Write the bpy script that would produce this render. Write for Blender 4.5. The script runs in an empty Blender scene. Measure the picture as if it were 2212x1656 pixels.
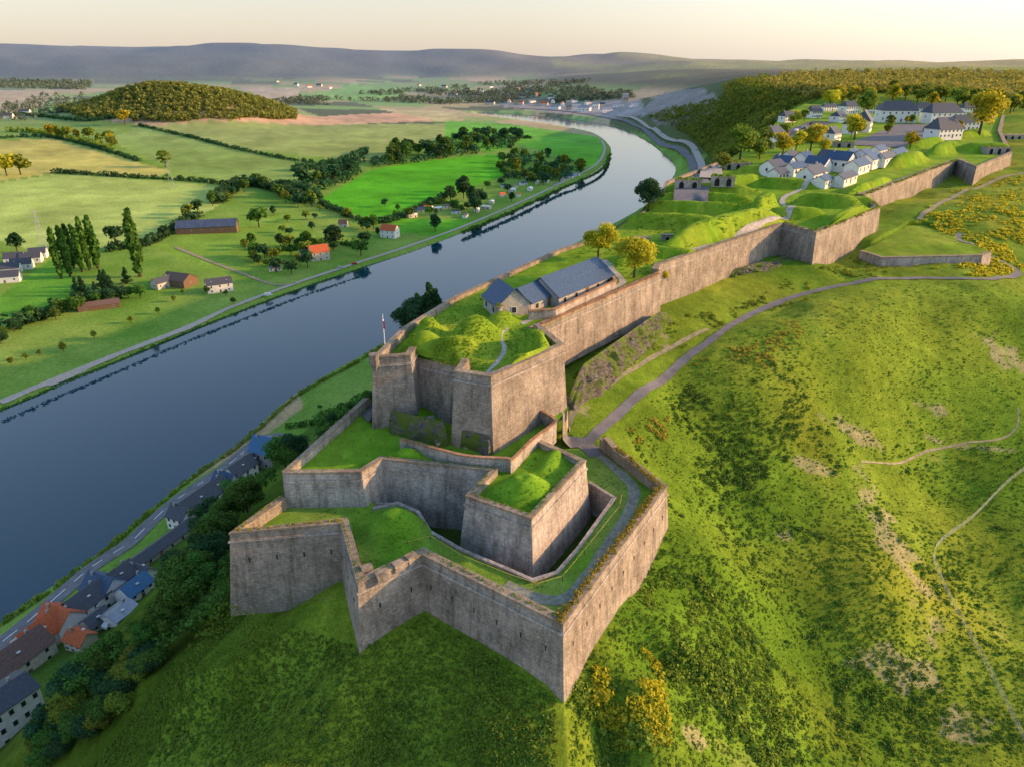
import bpy, math, random, numpy as np, time
from mathutils import Vector
from mathutils.geometry import delaunay_2d_cdt
T0=time.time()
random.seed(4); RG=np.random.default_rng(7)
C=bpy.context.scene.collection
CH=150.0; F=1550.0; PIT=math.radians(24.1); cP=math.cos(PIT); sP=math.sin(PIT)
def ray(px,py): return (px-1106.0, F*cP-(py-828.0)*sP, -(F*sP+(py-828.0)*cP))
def P(px,py,z):
    d=ray(px,py); t=(CH-z)/-d[2]; return (d[0]*t,d[1]*t)
# ------------------------------------------------------------------ numeric helpers
def vnoise(x,y,s,seed=0):
    x=np.asarray(x,float)/s+1000.5; y=np.asarray(y,float)/s+1000.5
    xi=np.floor(x).astype(np.int64); yi=np.floor(y).astype(np.int64); fx=x-xi; fy=y-yi
    fx=fx*fx*(3-2*fx); fy=fy*fy*(3-2*fy)
    def h(a,b):
        n=(a*374761393+b*668265263+seed*1442695041)&0x7fffffff
        n=((n^(n>>13))*1274126177)&0x7fffffff
        return ((n^(n>>16))&0xffff)/65535.0
    return (h(xi,yi)*(1-fx)+h(xi+1,yi)*fx)*(1-fy)+(h(xi,yi+1)*(1-fx)+h(xi+1,yi+1)*fx)*fy
def inpoly(x,y,poly):
    x=np.asarray(x,float); y=np.asarray(y,float); r=np.zeros(x.shape,bool)
    xs=[p[0] for p in poly]; ys=[p[1] for p in poly]
    m=(x>=min(xs))&(x<=max(xs))&(y>=min(ys))&(y<=max(ys))
    if not m.any(): return r
    X=x[m]; Y=y[m]; s=np.zeros(X.shape,bool); n=len(poly)
    for i in range(n):
        x1,y1=poly[i][0],poly[i][1]; x2,y2=poly[(i+1)%n][0],poly[(i+1)%n][1]
        if y1==y2: continue
        c=((y1>Y)!=(y2>Y))&(X<(x2-x1)*(Y-y1)/(y2-y1)+x1); s^=c
    r[m]=s; return r
def pdist(x,y,pl,closed=False):
    x=np.asarray(x,float); y=np.asarray(y,float); d=np.full(x.shape,1e9); n=len(pl)
    for i in range(n if closed else n-1):
        x1,y1=pl[i][0],pl[i][1]; x2,y2=pl[(i+1)%n][0],pl[(i+1)%n][1]
        dx,dy=x2-x1,y2-y1; L=dx*dx+dy*dy+1e-9
        t=np.clip(((x-x1)*dx+(y-y1)*dy)/L,0,1)
        d=np.minimum(d,np.hypot(x-x1-t*dx,y-y1-t*dy))
    return d
def smooth(pl,n=6):
    out=[]; m=len(pl)
    for i in range(m-1):
        p0=pl[max(i-1,0)]; p1=pl[i]; p2=pl[i+1]; p3=pl[min(i+2,m-1)]
        for k in range(n):
            t=k/n
            out.append(tuple(0.5*((2*p1[j])+(-p0[j]+p2[j])*t+(2*p0[j]-5*p1[j]+4*p2[j]-p3[j])*t*t+(-p0[j]+3*p1[j]-3*p2[j]+p3[j])*t**3) for j in range(len(p1))))
    out.append(tuple(pl[-1])); return out
# ------------------------------------------------------------------ river
near_sh=[(-190,0),(-165,90)]+[P(x,y,0) for x,y in [(0,1345),(120,1262),(250,1165),(400,1038),(520,955),(640,850),(830,742),(980,660),(1240,528),(1400,440),(1457,378),(1455,352),(1432,330),(1392,300),(1330,274),(1240,258),(1150,249),(1030,242)]]
far_sh=[P(x,y,0) for x,y in [(1030,249),(1100,258),(1170,267),(1240,278),(1285,290),(1310,308),(1320,332),(1290,368),(1200,412),(1100,460),(1000,502),(890,543),(780,578),(640,625),(500,678),(380,728),(250,780),(120,830),(0,884)]]+[(-330,120),(-380,0)]
RIV=smooth(near_sh,4)+smooth(far_sh,4)
# ------------------------------------------------------------------ terrain control points
T3L=[(-18.7,115.8),(-11,136),(11.3,174),(22.5,188),(36,212.5),(53.5,261),(59,282),(101,351),(151,453),(227,642),(307,805)]
T3R=[P(1060,815,108.5),P(1215,745,108.5),(4.5,118.5),(32.5,153.8),(33.3,158.6),(76.6,204),(81.5,192),(115.8,229),(119.5,250),(206.6,347),(200,320),(247.6,371),(312,484),(400,620)]
CP=[]
def cp(l):
    for a in l: x,y=P(a[0],a[1],a[2]); CP.append((x,y,a[2]))
def cw(l): CP.extend(l)
cp([(0,868,2.2),(250,765,2.2),(500,663,2.2),(780,562,2.2),(1000,490,2.2),(1200,402,2.2),(1285,358,2.2),(1308,322,2.2),(1290,305,2.2),(1230,290,2.2),(1100,272,2),
 (0,700,5),(300,600,5),(600,500,6),(900,420,5),(1150,350,4),(0,560,9),(0,450,14),(450,400,12),(700,400,8),(300,345,20),(0,300,34),(600,320,16),(900,300,8),(1050,282,4),(250,280,28),(0,240,42),(600,240,24),(800,236,14),(1000,236,4),(-600,700,6),(-600,500,14),(-600,350,30)])
cw([(p[0]+2,p[1]-1,1.5) for p in near_sh[:11]])
cp([(0,1392,8),(60,1345,8),(200,1225,8),(370,1090,8),(480,1015,8),(600,945,8),(740,880,11),(20,1420,10),(125,1370,11),(240,1290,11),(330,1200,11),(435,1095,10),(515,1040,10),(585,985,10),(800,850,9)])
cw([(-160,60,9),(-165,0,9),(-70,90,58),(-62,130,60),(-52,170,60),(-30,220,58),(0,280,60),(40,360,60),(90,470,60),(170,640,60),(250,830,70),
 (-108,108,17),(-104,150,14),(-92,195,13),(-85,240,12),(-62,300,11),(-35,380,9),(20,480,8),(-38,45,72),(-75,55,44),(-115,50,18),(-20,20,72),(20,20,70),(70,20,60),(120,30,52),(200,60,50),(0,-20,70),(-60,-20,50),(-190,-40,2),(300,100,60)])
for (x,y) in near_sh[10:17]: CP.append((x+8,y-3,2.5))
cp([(1475,372,9),(1500,395,12),(1480,340,8),(1400,284,8),(1330,262,8),(1200,244,6),(1100,234,6)])
cp([(600,1500,76),(450,1400,77),(300,1650,64),(380,1470,71),(800,1640,75.5),(1200,1650,76.5),
 (1300,1600,76.5),(1500,1300,79),(1700,1300,73),(2100,1500,61),(2200,1200,65),(1900,1000,74),(1600,1000,82),(1500,860,90),(1400,845,93.8),(1340,890,93),(1540,730,95),(1650,672,95.5),(1800,625,96),(2000,603,95.5),(2200,598,94),
 (1700,720,96.5),(1850,680,97),(2000,655,96.5),(2200,650,95.5),(1820,770,92),(2000,760,88),(2200,760,84.5),(2200,880,76),(1640,830,90.5),(1560,900,88),(1800,900,82),(2050,880,78),(2200,1000,71),(2000,1200,68),(2500,800,80),(2500,1200,60),(1400,1450,77.5),(1800,1600,64),(1500,1100,81.5),
 (1310,945,92),(1215,935,92.3),(1225,870,95),(1260,800,96),(1440,745,95.5),(1330,775,96),(1430,690,98.5),(1560,640,98),(1560,610,99.5),(1700,572,100),(1762,566,100.5),(1850,580,97),(1880,545,98),(1990,540,100),(2100,540,99),(2115,600,96),
 (1900,522,101),(2000,470,101),(2060,402,101),(2100,420,102.5),(2190,385,103),(2200,450,104),(2200,510,99),(2100,470,102),(2400,450,102),(2212,350,103),(2500,350,104),(2300,300,106)])
cw([(-38.5,77.6,84.0),(-40.5,75,83.3),(-23.6,79.4,85.0),(-24.5,76,84.3),(-19,66.9,84.2),(-20,63.5,83.4),(-11.2,72.8,85),(-11.6,69.5,84.2),(5.8,59.6,84),(5.6,56.5,83),(-3,65.5,84.6),(-4,62,83.6),(24.6,90,86),(28,90,85),(15,73.5,85),(18.5,72,84.2),(11,66,84.4),(14,64,83.6),
 (-30,77,84.6),(-31,73,83.6),(-37.3,79.5,84.3),(-33,88,86),(-18.4,70,84.6),(5.6,63,84.6),(22,89.5,86.5),(-23,82,85),(-11.4,75.5,85)])
cw([(-44,88,78),(-37,100,82),(-31,112,86),(-22,120,95),(-16,137,99),(-30,150,88),(6,176,98),(18,190,98),(33,216,98),(45,263,98),(52,284,98),(92,355,99),(143,458,100),(218,650,102),(296,812,106),(-5,100,86),(0,88,84),(-15,88,84),(10,80,85),(-5,70,85)])
for i in range(len(T3L)-1):
    x=(T3L[i][0]+T3R[min(i+2,len(T3R)-1)][0])/2; y=(T3L[i][1]+T3R[min(i+2,len(T3R)-1)][1])/2; CP.append((x,y,100))
cw([(150,320,100),(200,420,101),(260,520,102),(330,680,104),(380,800,108),(420,640,104),(460,560,105)])
cw([(420,1000,118),(640,980,116),(900,1150,122),(700,700,110),(900,700,110),(600,450,103),(900,300,95),(1500,1200,125),(360,1050,95),(400,1300,110),(330,1200,40),(450,1600,118),(700,1700,128),(560,1900,118),(340,1500,30),(420,1900,60),(330,1750,12),(1200,2000,132),(2000,2500,138),
 (520,2300,80),(280,2450,14),(150,2650,12),(0,2650,10),(300,2900,60),(-100,3100,15),(100,3200,50),(900,2700,120),(-600,2200,24),(-1200,2300,40),(-1500,1500,45),(-2500,2500,60),(-300,2500,12),(1500,600,110),(2500,900,110),(-1500,800,20),(-1500,300,10)])
crest=[(-900,100),(0,96),(60,97),(190,99),(300,104),(330,100),(500,98),(640,101),(740,111),(850,113),(1000,113),(1150,115),(1300,118),(1450,124),(1600,130),(1800,131),(2000,134),(2212,138),(3000,140)]
mid=[(-900,150),(0,150),(500,150),(740,120),(900,70),(1000,60),(1200,80),(1400,120),(1700,140),(3000,145)]
for px in range(-900,3101,200):
    a=(px-1106)/1698.0; e=(135-np.interp(px,*zip(*crest)))/1860.0; mz=np.interp(px,*zip(*mid))
    for R,f in ((3600,0.0),(4300,.35),(5200,1.0)):
        zz=(45*(1-f)+mz*f) if px<1300 else (90*(1-f)+mz*f)
        if f==0 and px>1400: zz=125
        CP.append((a*R,R,zz))
    CP.append((a*6800,6800,CH+6800*e)); CP.append((a*8500,8500,CH+8500*e-60)); CP.append((a*14500,14500,60))
for px in (-900,-200,0,60,190,260,330,420,560,640,740,850,1000):
    a=(px-1106)/1698.0; CP.append((a*6500,6500,CH+6500*(135-np.interp(px,*zip(*crest)))/1860.0))
V,E,Fc,_,_,_=delaunay_2d_cdt([Vector((p[0],p[1])) for p in CP],[],[],0,1e-3)
vz=[]; cpa=np.array(CP)
for v in V:
    vz.append(cpa[np.argmin((cpa[:,0]-v.x)**2+(cpa[:,1]-v.y)**2),2])
def raster(x0,x1,y0,y1,st,sig):
    xs=np.arange(x0,x1+st,st); ys=np.arange(y0,y1+st,st); G=np.full((len(ys),len(xs)),40.0)
    for f in Fc:
        a,b,c=[(V[i].x,V[i].y,vz[i]) for i in f[:3]]
        ix0=max(int((min(a[0],b[0],c[0])-x0)/st),0); ix1=min(int((max(a[0],b[0],c[0])-x0)/st)+2,len(xs))
        iy0=max(int((min(a[1],b[1],c[1])-y0)/st),0); iy1=min(int((max(a[1],b[1],c[1])-y0)/st)+2,len(ys))
        if ix0>=ix1 or iy0>=iy1: continue
        X,Y=np.meshgrid(xs[ix0:ix1],ys[iy0:iy1])
        D=(b[1]-c[1])*(a[0]-c[0])+(c[0]-b[0])*(a[1]-c[1])
        if abs(D)<1e-9: continue
        l1=((b[1]-c[1])*(X-c[0])+(c[0]-b[0])*(Y-c[1]))/D; l2=((c[1]-a[1])*(X-c[0])+(a[0]-c[0])*(Y-c[1]))/D; l3=1-l1-l2
        m=(l1>=-1e-6)&(l2>=-1e-6)&(l3>=-1e-6)
        sub=G[iy0:iy1,ix0:ix1]; sub[m]=(l1*a[2]+l2*b[2]+l3*c[2])[m]
    k=int(3*sig)+1; w=np.exp(-0.5*(np.arange(-k,k+1)/sig)**2); w/=w.sum()
    for ax in (0,1):
        Gp=np.pad(G,[(k,k) if i==ax else (0,0) for i in (0,1)],mode='edge')
        G=sum(w[j]*np.take(Gp,np.arange(j,j+G.shape[ax]),axis=ax) for j in range(2*k+1))
    return (x0,x1,y0,y1,st,G)
RA=[raster(-260,360,10,520,2.0,.8),raster(-1300,1500,-60,2700,8.0,.9),raster(-12000,12000,-500,15000,80.0,.8)]
RB=raster(-260,360,10,520,2.0,3.2)
def samp(r,x,y):
    x0,x1,y0,y1,st,G=r; u=np.clip((x-x0)/st,0,G.shape[1]-1.001); v=np.clip((y-y0)/st,0,G.shape[0]-1.001)
    i=u.astype(int); j=v.astype(int); u=u-i; v=v-j
    return (G[j,i]*(1-u)+G[j,i+1]*u)*(1-v)+(G[j+1,i]*(1-u)+G[j+1,i+1]*u)*v
def wgt(r,x,y,m):
    return np.clip(np.minimum(np.minimum(x-r[0],r[1]-x),np.minimum(y-r[2],r[3]-y))/m,0,1)
HX,HY=-735,1800
FRONT=[(-40,80),(-23,79),(-20,67),(-11,73),(5,61),(23,90),(15,105),(10,112),(36,152),(80,190),(118,228)]
def hq(x,y): return ((x-HX)/np.where(x<HX,270,195))**2+((y-HY)/210)**2
FOLDS=[(60,140,24,13,.5,4.6),(112,150,26,11,.1,3.6),(88,127,15,9,.6,-3.5),(62,98,15,8,.9,3.0),(44,86,8,14,.2,-2.2),(36,118,9,14,.3,-2.2),(85,98,10,9,.2,-2.0),(100,112,14,7,.3,2.2)]
def H(x,y):
    x=np.asarray(x,float); y=np.asarray(y,float)
    h=samp(RA[2],x,y)
    w=wgt(RA[1],x,y,200); h=h*(1-w)+samp(RA[1],x,y)*w
    near=wgt(RA[0],x,y,30)
    fd=pdist(x,y,FRONT); sm=np.clip((fd-7)/14,0,1)*np.clip((x-0)/10,0,1)
    h=h*(1-near)+(samp(RA[0],x,y)*(1-sm)+samp(RB,x,y)*sm)*near
    h=h+(66+26*(vnoise(x,y,150,77)-.5))*np.exp(-hq(x,y)**1.35*1.2)
    hill=np.clip((h-16)/20,0,1)*np.clip((700-y)/300,0,1)
    nearfort=np.clip((fd-2)/10,0,1)
    for (cx,cy,sx,sy,a,hh) in FOLDS:
        u=(x-cx)*math.cos(a)+(y-cy)*math.sin(a); v=-(x-cx)*math.sin(a)+(y-cy)*math.cos(a); h=h+hh*np.exp(-((u/sx)**2+(v/sy)**2))*nearfort
    h=h+hill*nearfort*(1.9*(vnoise(x,y,22,1)-.5)+.7*(vnoise(x,y,7,2)-.5)+.2*(vnoise(x,y,2.2,3)-.5))
    far=np.clip((y-2700)/2500,0,1)
    h=h+far*(45*(vnoise(x,y,700,5)-.5)+24*(vnoise(x,y,260,6)-.5))*np.clip(h/80,0.15,1)
    return h
def Hr(x,y):
    h=H(x,y); m=(y<2800)&(x>-500)&(x<500)
    if m.any():
        X=x[m]; Y=y[m]; ins=inpoly(X,Y,RIV); d=pdist(X,Y,RIV,True); hh=h[m]
        hh=np.where(ins,np.minimum(hh,-.4-d*.25),np.minimum(hh,.25+d*.6)); h[m]=hh
    return h
# ------------------------------------------------------------------ terraces of the fortress
def mnd(px,py,z,sx,sy,ang,h):
    x,y=P(px,py,z); return (x,y,sx,sy,math.radians(ang),h)
def mounds(x,y,ms,p=1.0):
    s=np.zeros(np.shape(x)); neg=np.zeros(np.shape(x))
    for (cx,cy,sx,sy,a,h) in ms:
        u=(x-cx)*math.cos(a)+(y-cy)*math.sin(a); v=-(x-cx)*math.sin(a)+(y-cy)*math.cos(a); g=h*np.exp(-((u/sx)**2+(v/sy)**2)**p)
        if h>0: s=np.maximum(s,g)
        else: neg=neg+g
    return s+neg
A_=P(500,1150,93);B_=P(738,1128,93);C_=P(775,1258,93);D_=P(912,1195,93);E_=P(1215,1345,93);F_=P(1438,1050,93);G_=P(1305,950,93)
AL=P(608,1075,93)
R_=P(612,1020,97);Q_=P(780,1018,97);O_=P(825,990,97);N_=P(1065,1015,97);M_=P(1010,1070,97);K_=P(1147,1118,97);L_=P(1262,995,97);L2=P(1165,955,97)
DIT=[P(x,y,91.5) for x,y in [(805,1100),(860,1088),(905,1108),(930,1150),(1000,1190),(1100,1232),(1150,1254),(1202,1238),(1246,1188),(1325,1078),(1272,1045)]]+[(5,97),(-8,97),(-20,94)]
T1=[AL,A_,B_,C_,D_,E_,F_,G_,P(1215,930,93),(4,100),(-20,96)]
m1=[mnd(858,1142,92,3.6,2.9,0,3.2),(-12,80.5,1.8,1.2,0,.5)]
z1=lambda x,y: 91.5+mounds(x,y,m1,1.7)+.12*(vnoise(x,y,2.5,9)-.5)
T2=[R_,Q_,O_,N_,M_,K_,L_,L2,P(1200,908,97.5),(9.5,108),(0,114),(-22.8,112.5)]
m2=[mnd(1130,1052,97,3.4,2.9,20,3.1),mnd(1195,985,97,3.4,1.3,60,1.3),mnd(880,980,97,2.2,1.1,0,1.6),(-16,104,3.5,3,0,2.0),(-20,108,3,3,0,1.8)]
z2=lambda x,y: 96.0+.07*np.clip(np.asarray(y)-88,0,30)+mounds(x,y,m2,1.25)+mounds(x,y,[(m2[0][0],m2[0][1],.8,.7,0,-.6)])+.2*(vnoise(x,y,2.2,10)-.5)
S_=P(808,775,108.5);Ta=P(885,770,108.5);Tc=P(898,776,106.6);Vb=P(1004,800,106.6);V_=P(985,803,108.5);W_=T3R[0];X_=T3R[1]
Vc=(V_[0]+(Vb[0]-V_[0])*.93,V_[1]+(Vb[1]-V_[1])*.93); Tb=(Ta[0]+(Tc[0]-Ta[0])*.93,Ta[1]+(Tc[1]-Ta[1])*.93)
T3=[T3L[0],S_,Ta,Tc,Vb,V_]+T3R+T3L[:0:-1]
CM=((Tc[0]+Vb[0])/2,(Tc[1]+Vb[1])/2); CA=math.atan2(Vb[1]-Tc[1],Vb[0]-Tc[0])
m3=[(-14.6,109.5,3.6,2.8,.9,3.0),(-9.5,108,4.0,2.4,.2,2.9),(-6.5,114.5,4.4,3.0,.9,3.8),(-1.8,109,1.2,1.0,0,.8),(3.9,109.2,1.7,4.4,.3,3.4),(1.4,101.2,2.0,1.6,.3,2.4),(-2,122.5,3.4,2.1,.9,2.0),(-14.5,117,2.0,3.2,0,2.8),(6.2,114.5,1.6,2.6,0,2.8),(CM[0],CM[1],6,1.8,CA,-1.6)]
m3b=[]
for (px,py,sx,sy,a,h) in [(1535,404,17,1.9,-10,3.6),(1520,424,17,1.9,-10,3.6),(1500,446,17,1.9,-10,3.8),(1455,474,15,2.2,-8,4.0),(1570,488,27,3.0,43,5.4),(1650,440,13,3.0,60,5.2),(1375,540,9,2.4,50,2.2),(1450,534,10,1.8,-12,2.2),(1640,478,14,2.0,44,2.6),
   (1720,455,9,3.0,-5,3.4),(1790,430,10,3.0,-18,4),(1835,462,17,2.4,50,3.8),(1850,428,9,2.6,-10,2.8),(1640,365,9,3.2,-20,3.6),(1690,392,11,2.6,-15,3.6),(1600,385,12,2.4,30,3.4),(1960,345,20,4,44,5),(2040,322,24,4,48,5),(2130,322,14,5,-10,4.6),(2000,310,22,3.6,40,4),(2100,292,22,4.4,40,4),(1880,398,24,2.6,48,3.6)]:
    m3b.append(mnd(px,py,109.5,sx,sy,a,h))
def z3(x,y):
    y=np.asarray(y,float); return 107.2+np.clip((y-300)/110,0,3)+mounds(x,y,m3,1.5)+mounds(x,y,m3b,2.8)+(.25*(vnoise(x,y,3.0,11)-.5)+.3*(vnoise(x,y,8,13)-.5))*np.where(y<300,np.clip(pdist(x,y,T3,True)/3,.3,1),.4)
TERR=[(T1,z1,DIT),(T2,z2,None),(T3,z3,None)]
RAV=[P(x,y,99.5) for x,y in [(1858,545),(1905,560),(2120,555),(2140,548),(2000,490),(1960,490)]]
zr=lambda x,y: 99.6+.4*vnoise(x,y,6,12)+mounds(x,y,[mnd(2000,530,100,18,4,0,1.2)],1.0)
TERR.append((RAV,zr,None))
def ground(x,y,river=False):
    x=np.atleast_1d(np.asarray(x,float)); y=np.atleast_1d(np.asarray(y,float)); h=Hr(x,y) if river else H(x,y)
    for pl,zf,hole in TERR:
        m=inpoly(x,y,pl)
        if hole is not None: m&=~inpoly(x,y,hole)
        if m.any(): h[m]=np.maximum(h[m],zf(x[m],y[m]))
    return h
TS=np.geomspace(45,9000,900)
def hits(px,py,full=True):
    px=np.atleast_1d(px).astype(float); py=np.atleast_1d(py).astype(float); d=np.stack(ray(px,py),-1); L=np.hypot(d[:,0],d[:,1]); d=d/L[:,None]
    out=np.full((len(px),3),np.nan)
    for s in range(0,len(px),600):
        dd=d[s:s+600]; X=dd[:,0:1]*TS; Y=dd[:,1:2]*TS; Z=CH+dd[:,2:3]*TS
        G=(ground(X.ravel(),Y.ravel()) if full else H(X.ravel(),Y.ravel())).reshape(X.shape); b=Z<G
        k=np.argmax(b,1); ok=b.any(1); k=np.maximum(k,1); r=np.arange(len(dd))
        g0=Z[r,k-1]-G[r,k-1]; g1=Z[r,k]-G[r,k]; t=TS[k-1]+(TS[k]-TS[k-1])*np.clip(g0/(g0-g1+1e-9),0,1)
        o=np.stack([dd[:,0]*t,dd[:,1]*t,CH+dd[:,2]*t],-1); o[~ok]=np.nan; out[s:s+600]=o
    return out
def hit(px,py):
    o=hits([px],[py])[0]
    if np.isnan(o[0]): o=np.array([*P(px,py,50),50])
    return o
def wl(l): 
    h=hits([p[0] for p in l],[p[1] for p in l]); return [(a[0],a[1]) for a in h if not np.isnan(a[0])]
# ------------------------------------------------------------------ materials
def nt(name):
    m=bpy.data.materials.new(name); m.use_nodes=True; n=m.node_tree; b=n.nodes['Principled BSDF']; b.inputs['Roughness'].default_value=.9
    b.inputs['Specular IOR Level'].default_value=.2
    return m,n,b
def N(n,t,**k):
    o=n.nodes.new(t)
    for a,v in k.items(): setattr(o,a,v)
    return o
def noise(n,vec,sc,det=4,rough=.6):
    o=N(n,'ShaderNodeTexNoise'); o.inputs['Scale'].default_value=sc; o.inputs['Detail'].default_value=det; o.inputs['Roughness'].default_value=rough
    if vec is not None: n.links.new(vec,o.inputs['Vector'])
    return o.outputs['Fac']
def mul(n,a,b,f=1.0,mode='MULTIPLY'):
    o=N(n,'ShaderNodeMix',data_type='RGBA',blend_type=mode); o.inputs[0].default_value=f if not hasattr(f,'links') else 1
    if hasattr(f,'links'): n.links.new(f,o.inputs[0])
    for s,i in ((a,6),(b,7)):
        if hasattr(s,'links'): n.links.new(s,o.inputs[i])
        else: o.inputs[i].default_value=(*s,1)
    return o.outputs[2]
def ramp(n,f,st):
    o=N(n,'ShaderNodeValToRGB'); n.links.new(f,o.inputs[0]); e=o.color_ramp.elements
    while len(e)<len(st): e.new(.5)
    for i,(p,c) in enumerate(st): e[i].position=p; e[i].color=(*(c if hasattr(c,'__len__') else (c,c,c)),1)
    return o.outputs[0]
def bump(n,b,h,st,dist):
    o=N(n,'ShaderNodeBump'); o.inputs['Strength'].default_value=st; o.inputs['Distance'].default_value=dist
    n.links.new(h,o.inputs['Height']); n.links.new(o.outputs[0],b.inputs['Normal'])
def plain(name,c,rough=.8,sc=1.5,amt=.25,metal=0):
    m,n,b=nt(name); g=N(n,'ShaderNodeTexCoord').outputs['Object']
    r=ramp(n,noise(n,g,sc,5),[(.3,1-amt),(.7,1+amt*.6)]); n.links.new(mul(n,c,r),b.inputs['Base Color']); b.inputs['Roughness'].default_value=rough; b.inputs['Metallic'].default_value=metal
    return m
def rockm(name,c):
    m,n,b=nt(name); g=N(n,'ShaderNodeNewGeometry').outputs['Position']
    mp=N(n,'ShaderNodeMapping'); mp.inputs['Scale'].default_value=(1,1,2.4); mp.inputs['Rotation'].default_value=(.5,.2,0); n.links.new(g,mp.inputs[0])
    f=noise(n,mp.outputs[0],.9,7,.8); c_=mul(n,c,ramp(n,f,[(.35,.3),(.5,.9),(.65,1.6)])); gr=ramp(n,noise(n,g,.3,6,.75),[(.47,0),(.53,1)]); c_=mul(n,c_,(.13,.2,.03),gr,'MIX')
    n.links.new(c_,b.inputs['Base Color']); bump(n,b,f,1,.8); return m
def terrain_mat(name,k):
    m,n,b=nt(name); a=N(n,'ShaderNodeAttribute',attribute_name='Col'); g=N(n,'ShaderNodeNewGeometry').outputs['Position']
    c=mul(n,a.outputs['Color'],ramp(n,noise(n,g,.045,5,.7),[(.3,(.8,.85,.76)),(.7,(1.18,1.12,1.12))]))
    c=mul(n,c,ramp(n,noise(n,g,.5,6,.75),[(.35,(1-.3*k,1-.24*k,1-.34*k)),(.65,(1+.26*k,1+.18*k,1+.14*k))]))
    c=mul(n,c,ramp(n,noise(n,g,3.0,3,.7),[(.35,1-.26*k),(.65,1+.2*k)]))
    r=N(n,'ShaderNodeAttribute',attribute_name='Row'); w=N(n,'ShaderNodeTexWave'); w.inputs['Scale'].default_value=.06; w.inputs['Distortion'].default_value=1.2; w.inputs['Detail'].default_value=2; n.links.new(g,w.inputs['Vector'])
    c2=mul(n,c,ramp(n,w.outputs['Fac'],[(.2,.72),(.8,1.15)])); c=mul(n,c,c2,r.outputs['Fac'],'MIX')
    n.links.new(c,b.inputs['Base Color']); bump(n,b,noise(n,g,1.6,6,.8),.7*k,.35); b.inputs['Roughness'].default_value=1; b.inputs['Specular IOR Level'].default_value=.05; return m
def stone(name,c1,c2,mo,sc=1.0):
    m,n,b=nt(name); uv=N(n,'ShaderNodeTexCoord').outputs['UV']; g=N(n,'ShaderNodeNewGeometry').outputs['Position']
    k=N(n,'ShaderNodeTexBrick'); n.links.new(uv,k.inputs['Vector']); k.inputs['Scale'].default_value=sc; k.inputs['Brick Width'].default_value=.52; k.inputs['Row Height'].default_value=.25; k.inputs['Mortar Size'].default_value=.018; k.inputs['Bias'].default_value=-.1
    k.inputs['Color1'].default_value=(*c1,1); k.inputs['Color2'].default_value=(*c2,1); k.inputs['Mortar'].default_value=(*mo,1)
    c=mul(n,k.outputs['Color'],ramp(n,noise(n,g,.22,6,.7),[(.32,(.6,.59,.57)),(.5,(.97,.96,.95)),(.7,(1.35,1.33,1.3))]))
    c=mul(n,c,ramp(n,noise(n,g,2.4,7,.8),[(.3,.6),(.7,1.35)]))
    mp=N(n,'ShaderNodeMapping'); mp.inputs['Scale'].default_value=(1.1,1.1,.14); n.links.new(g,mp.inputs[0])
    c=mul(n,c,ramp(n,noise(n,mp.outputs[0],1.0,5,.7),[(.34,(.6,.58,.55)),(.52,(1,1,1))]))
    c=mul(n,c,(.12,.14,.04),ramp(n,noise(n,g,1.3,6,.75),[(.62,0),(.68,.7)]),'MIX')
    n.links.new(c,b.inputs['Base Color'])
    ad=N(n,'ShaderNodeMath',operation='ADD'); n.links.new(noise(n,g,3,6,.8),ad.inputs[0]); iv=N(n,'ShaderNodeMath',operation='MULTIPLY'); iv.inputs[1].default_value=-.6; n.links.new(k.outputs['Fac'],iv.inputs[0]); n.links.new(iv.outputs[0],ad.inputs[1])
    bump(n,b,ad.outputs[0],.45,.08); return m
def leafm(name,dark,light,hv=.06,tl=.35):
    m,n,b=nt(name); a=N(n,'ShaderNodeAttribute',attribute_name='Var'); c=ramp(n,a.outputs['Fac'],[(0,dark),(1,light)])
    oi=N(n,'ShaderNodeObjectInfo'); hs=N(n,'ShaderNodeHueSaturation'); n.links.new(c,hs.inputs['Color'])
    mr=N(n,'ShaderNodeMapRange'); n.links.new(oi.outputs['Random'],mr.inputs[0]); mr.inputs[3].default_value=.5-hv*.3; mr.inputs[4].default_value=.5+hv*.4; n.links.new(mr.outputs[0],hs.inputs['Hue'])
    mv=N(n,'ShaderNodeMapRange'); n.links.new(oi.outputs['Random'],mv.inputs[0]); mv.inputs[3].default_value=.85; mv.inputs[4].default_value=1.25; n.links.new(mv.outputs[0],hs.inputs['Value'])
    n.links.new(hs.outputs[0],b.inputs['Base Color'])
    tr=N(n,'ShaderNodeBsdfTranslucent'); n.links.new(hs.outputs[0],tr.inputs[0]); mx=N(n,'ShaderNodeMixShader'); mx.inputs[0].default_value=tl
    n.links.new(b.outputs[0],mx.inputs[1]); n.links.new(tr.outputs[0],mx.inputs[2]); n.links.new(mx.outputs[0],n.nodes['Material Output'].inputs[0]); return m
M={}
M['ter']=terrain_mat('grassland',1.0); M['lawn']=terrain_mat('short_grass',.6)
M['stone']=stone('weathered_limestone',(.36,.32,.27),(.26,.235,.20),(.15,.135,.115))
M['stone2']=stone('pale_limestone',(.45,.42,.385),(.33,.31,.285),(.2,.19,.175))
M['coping']=stone('coping_stone',(.36,.30,.22),(.28,.235,.17),(.13,.12,.09),1.2)
M['brickcap']=stone('brick_coping',(.42,.25,.15),(.32,.21,.13),(.18,.14,.1),2)
M['rock']=rockm('cliff_rock',(.165,.155,.145))
M['gravel']=plain('pale_gravel',(.42,.39,.34),.95,1.2,.35)
M['grit']=plain('worn_grey_grit',(.25,.27,.21),.95,1.6,.45)
M['asphalt']=plain('asphalt',(.11,.115,.12),.9,.6,.3)
M['lane']=plain('worn_asphalt',(.17,.17,.18),.9,.4,.3)
M['dirt']=plain('dirt_track',(.31,.28,.17),1,.8,.4)
M['white']=plain('white_paint',(.8,.8,.78),.6,3,.1)
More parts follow.
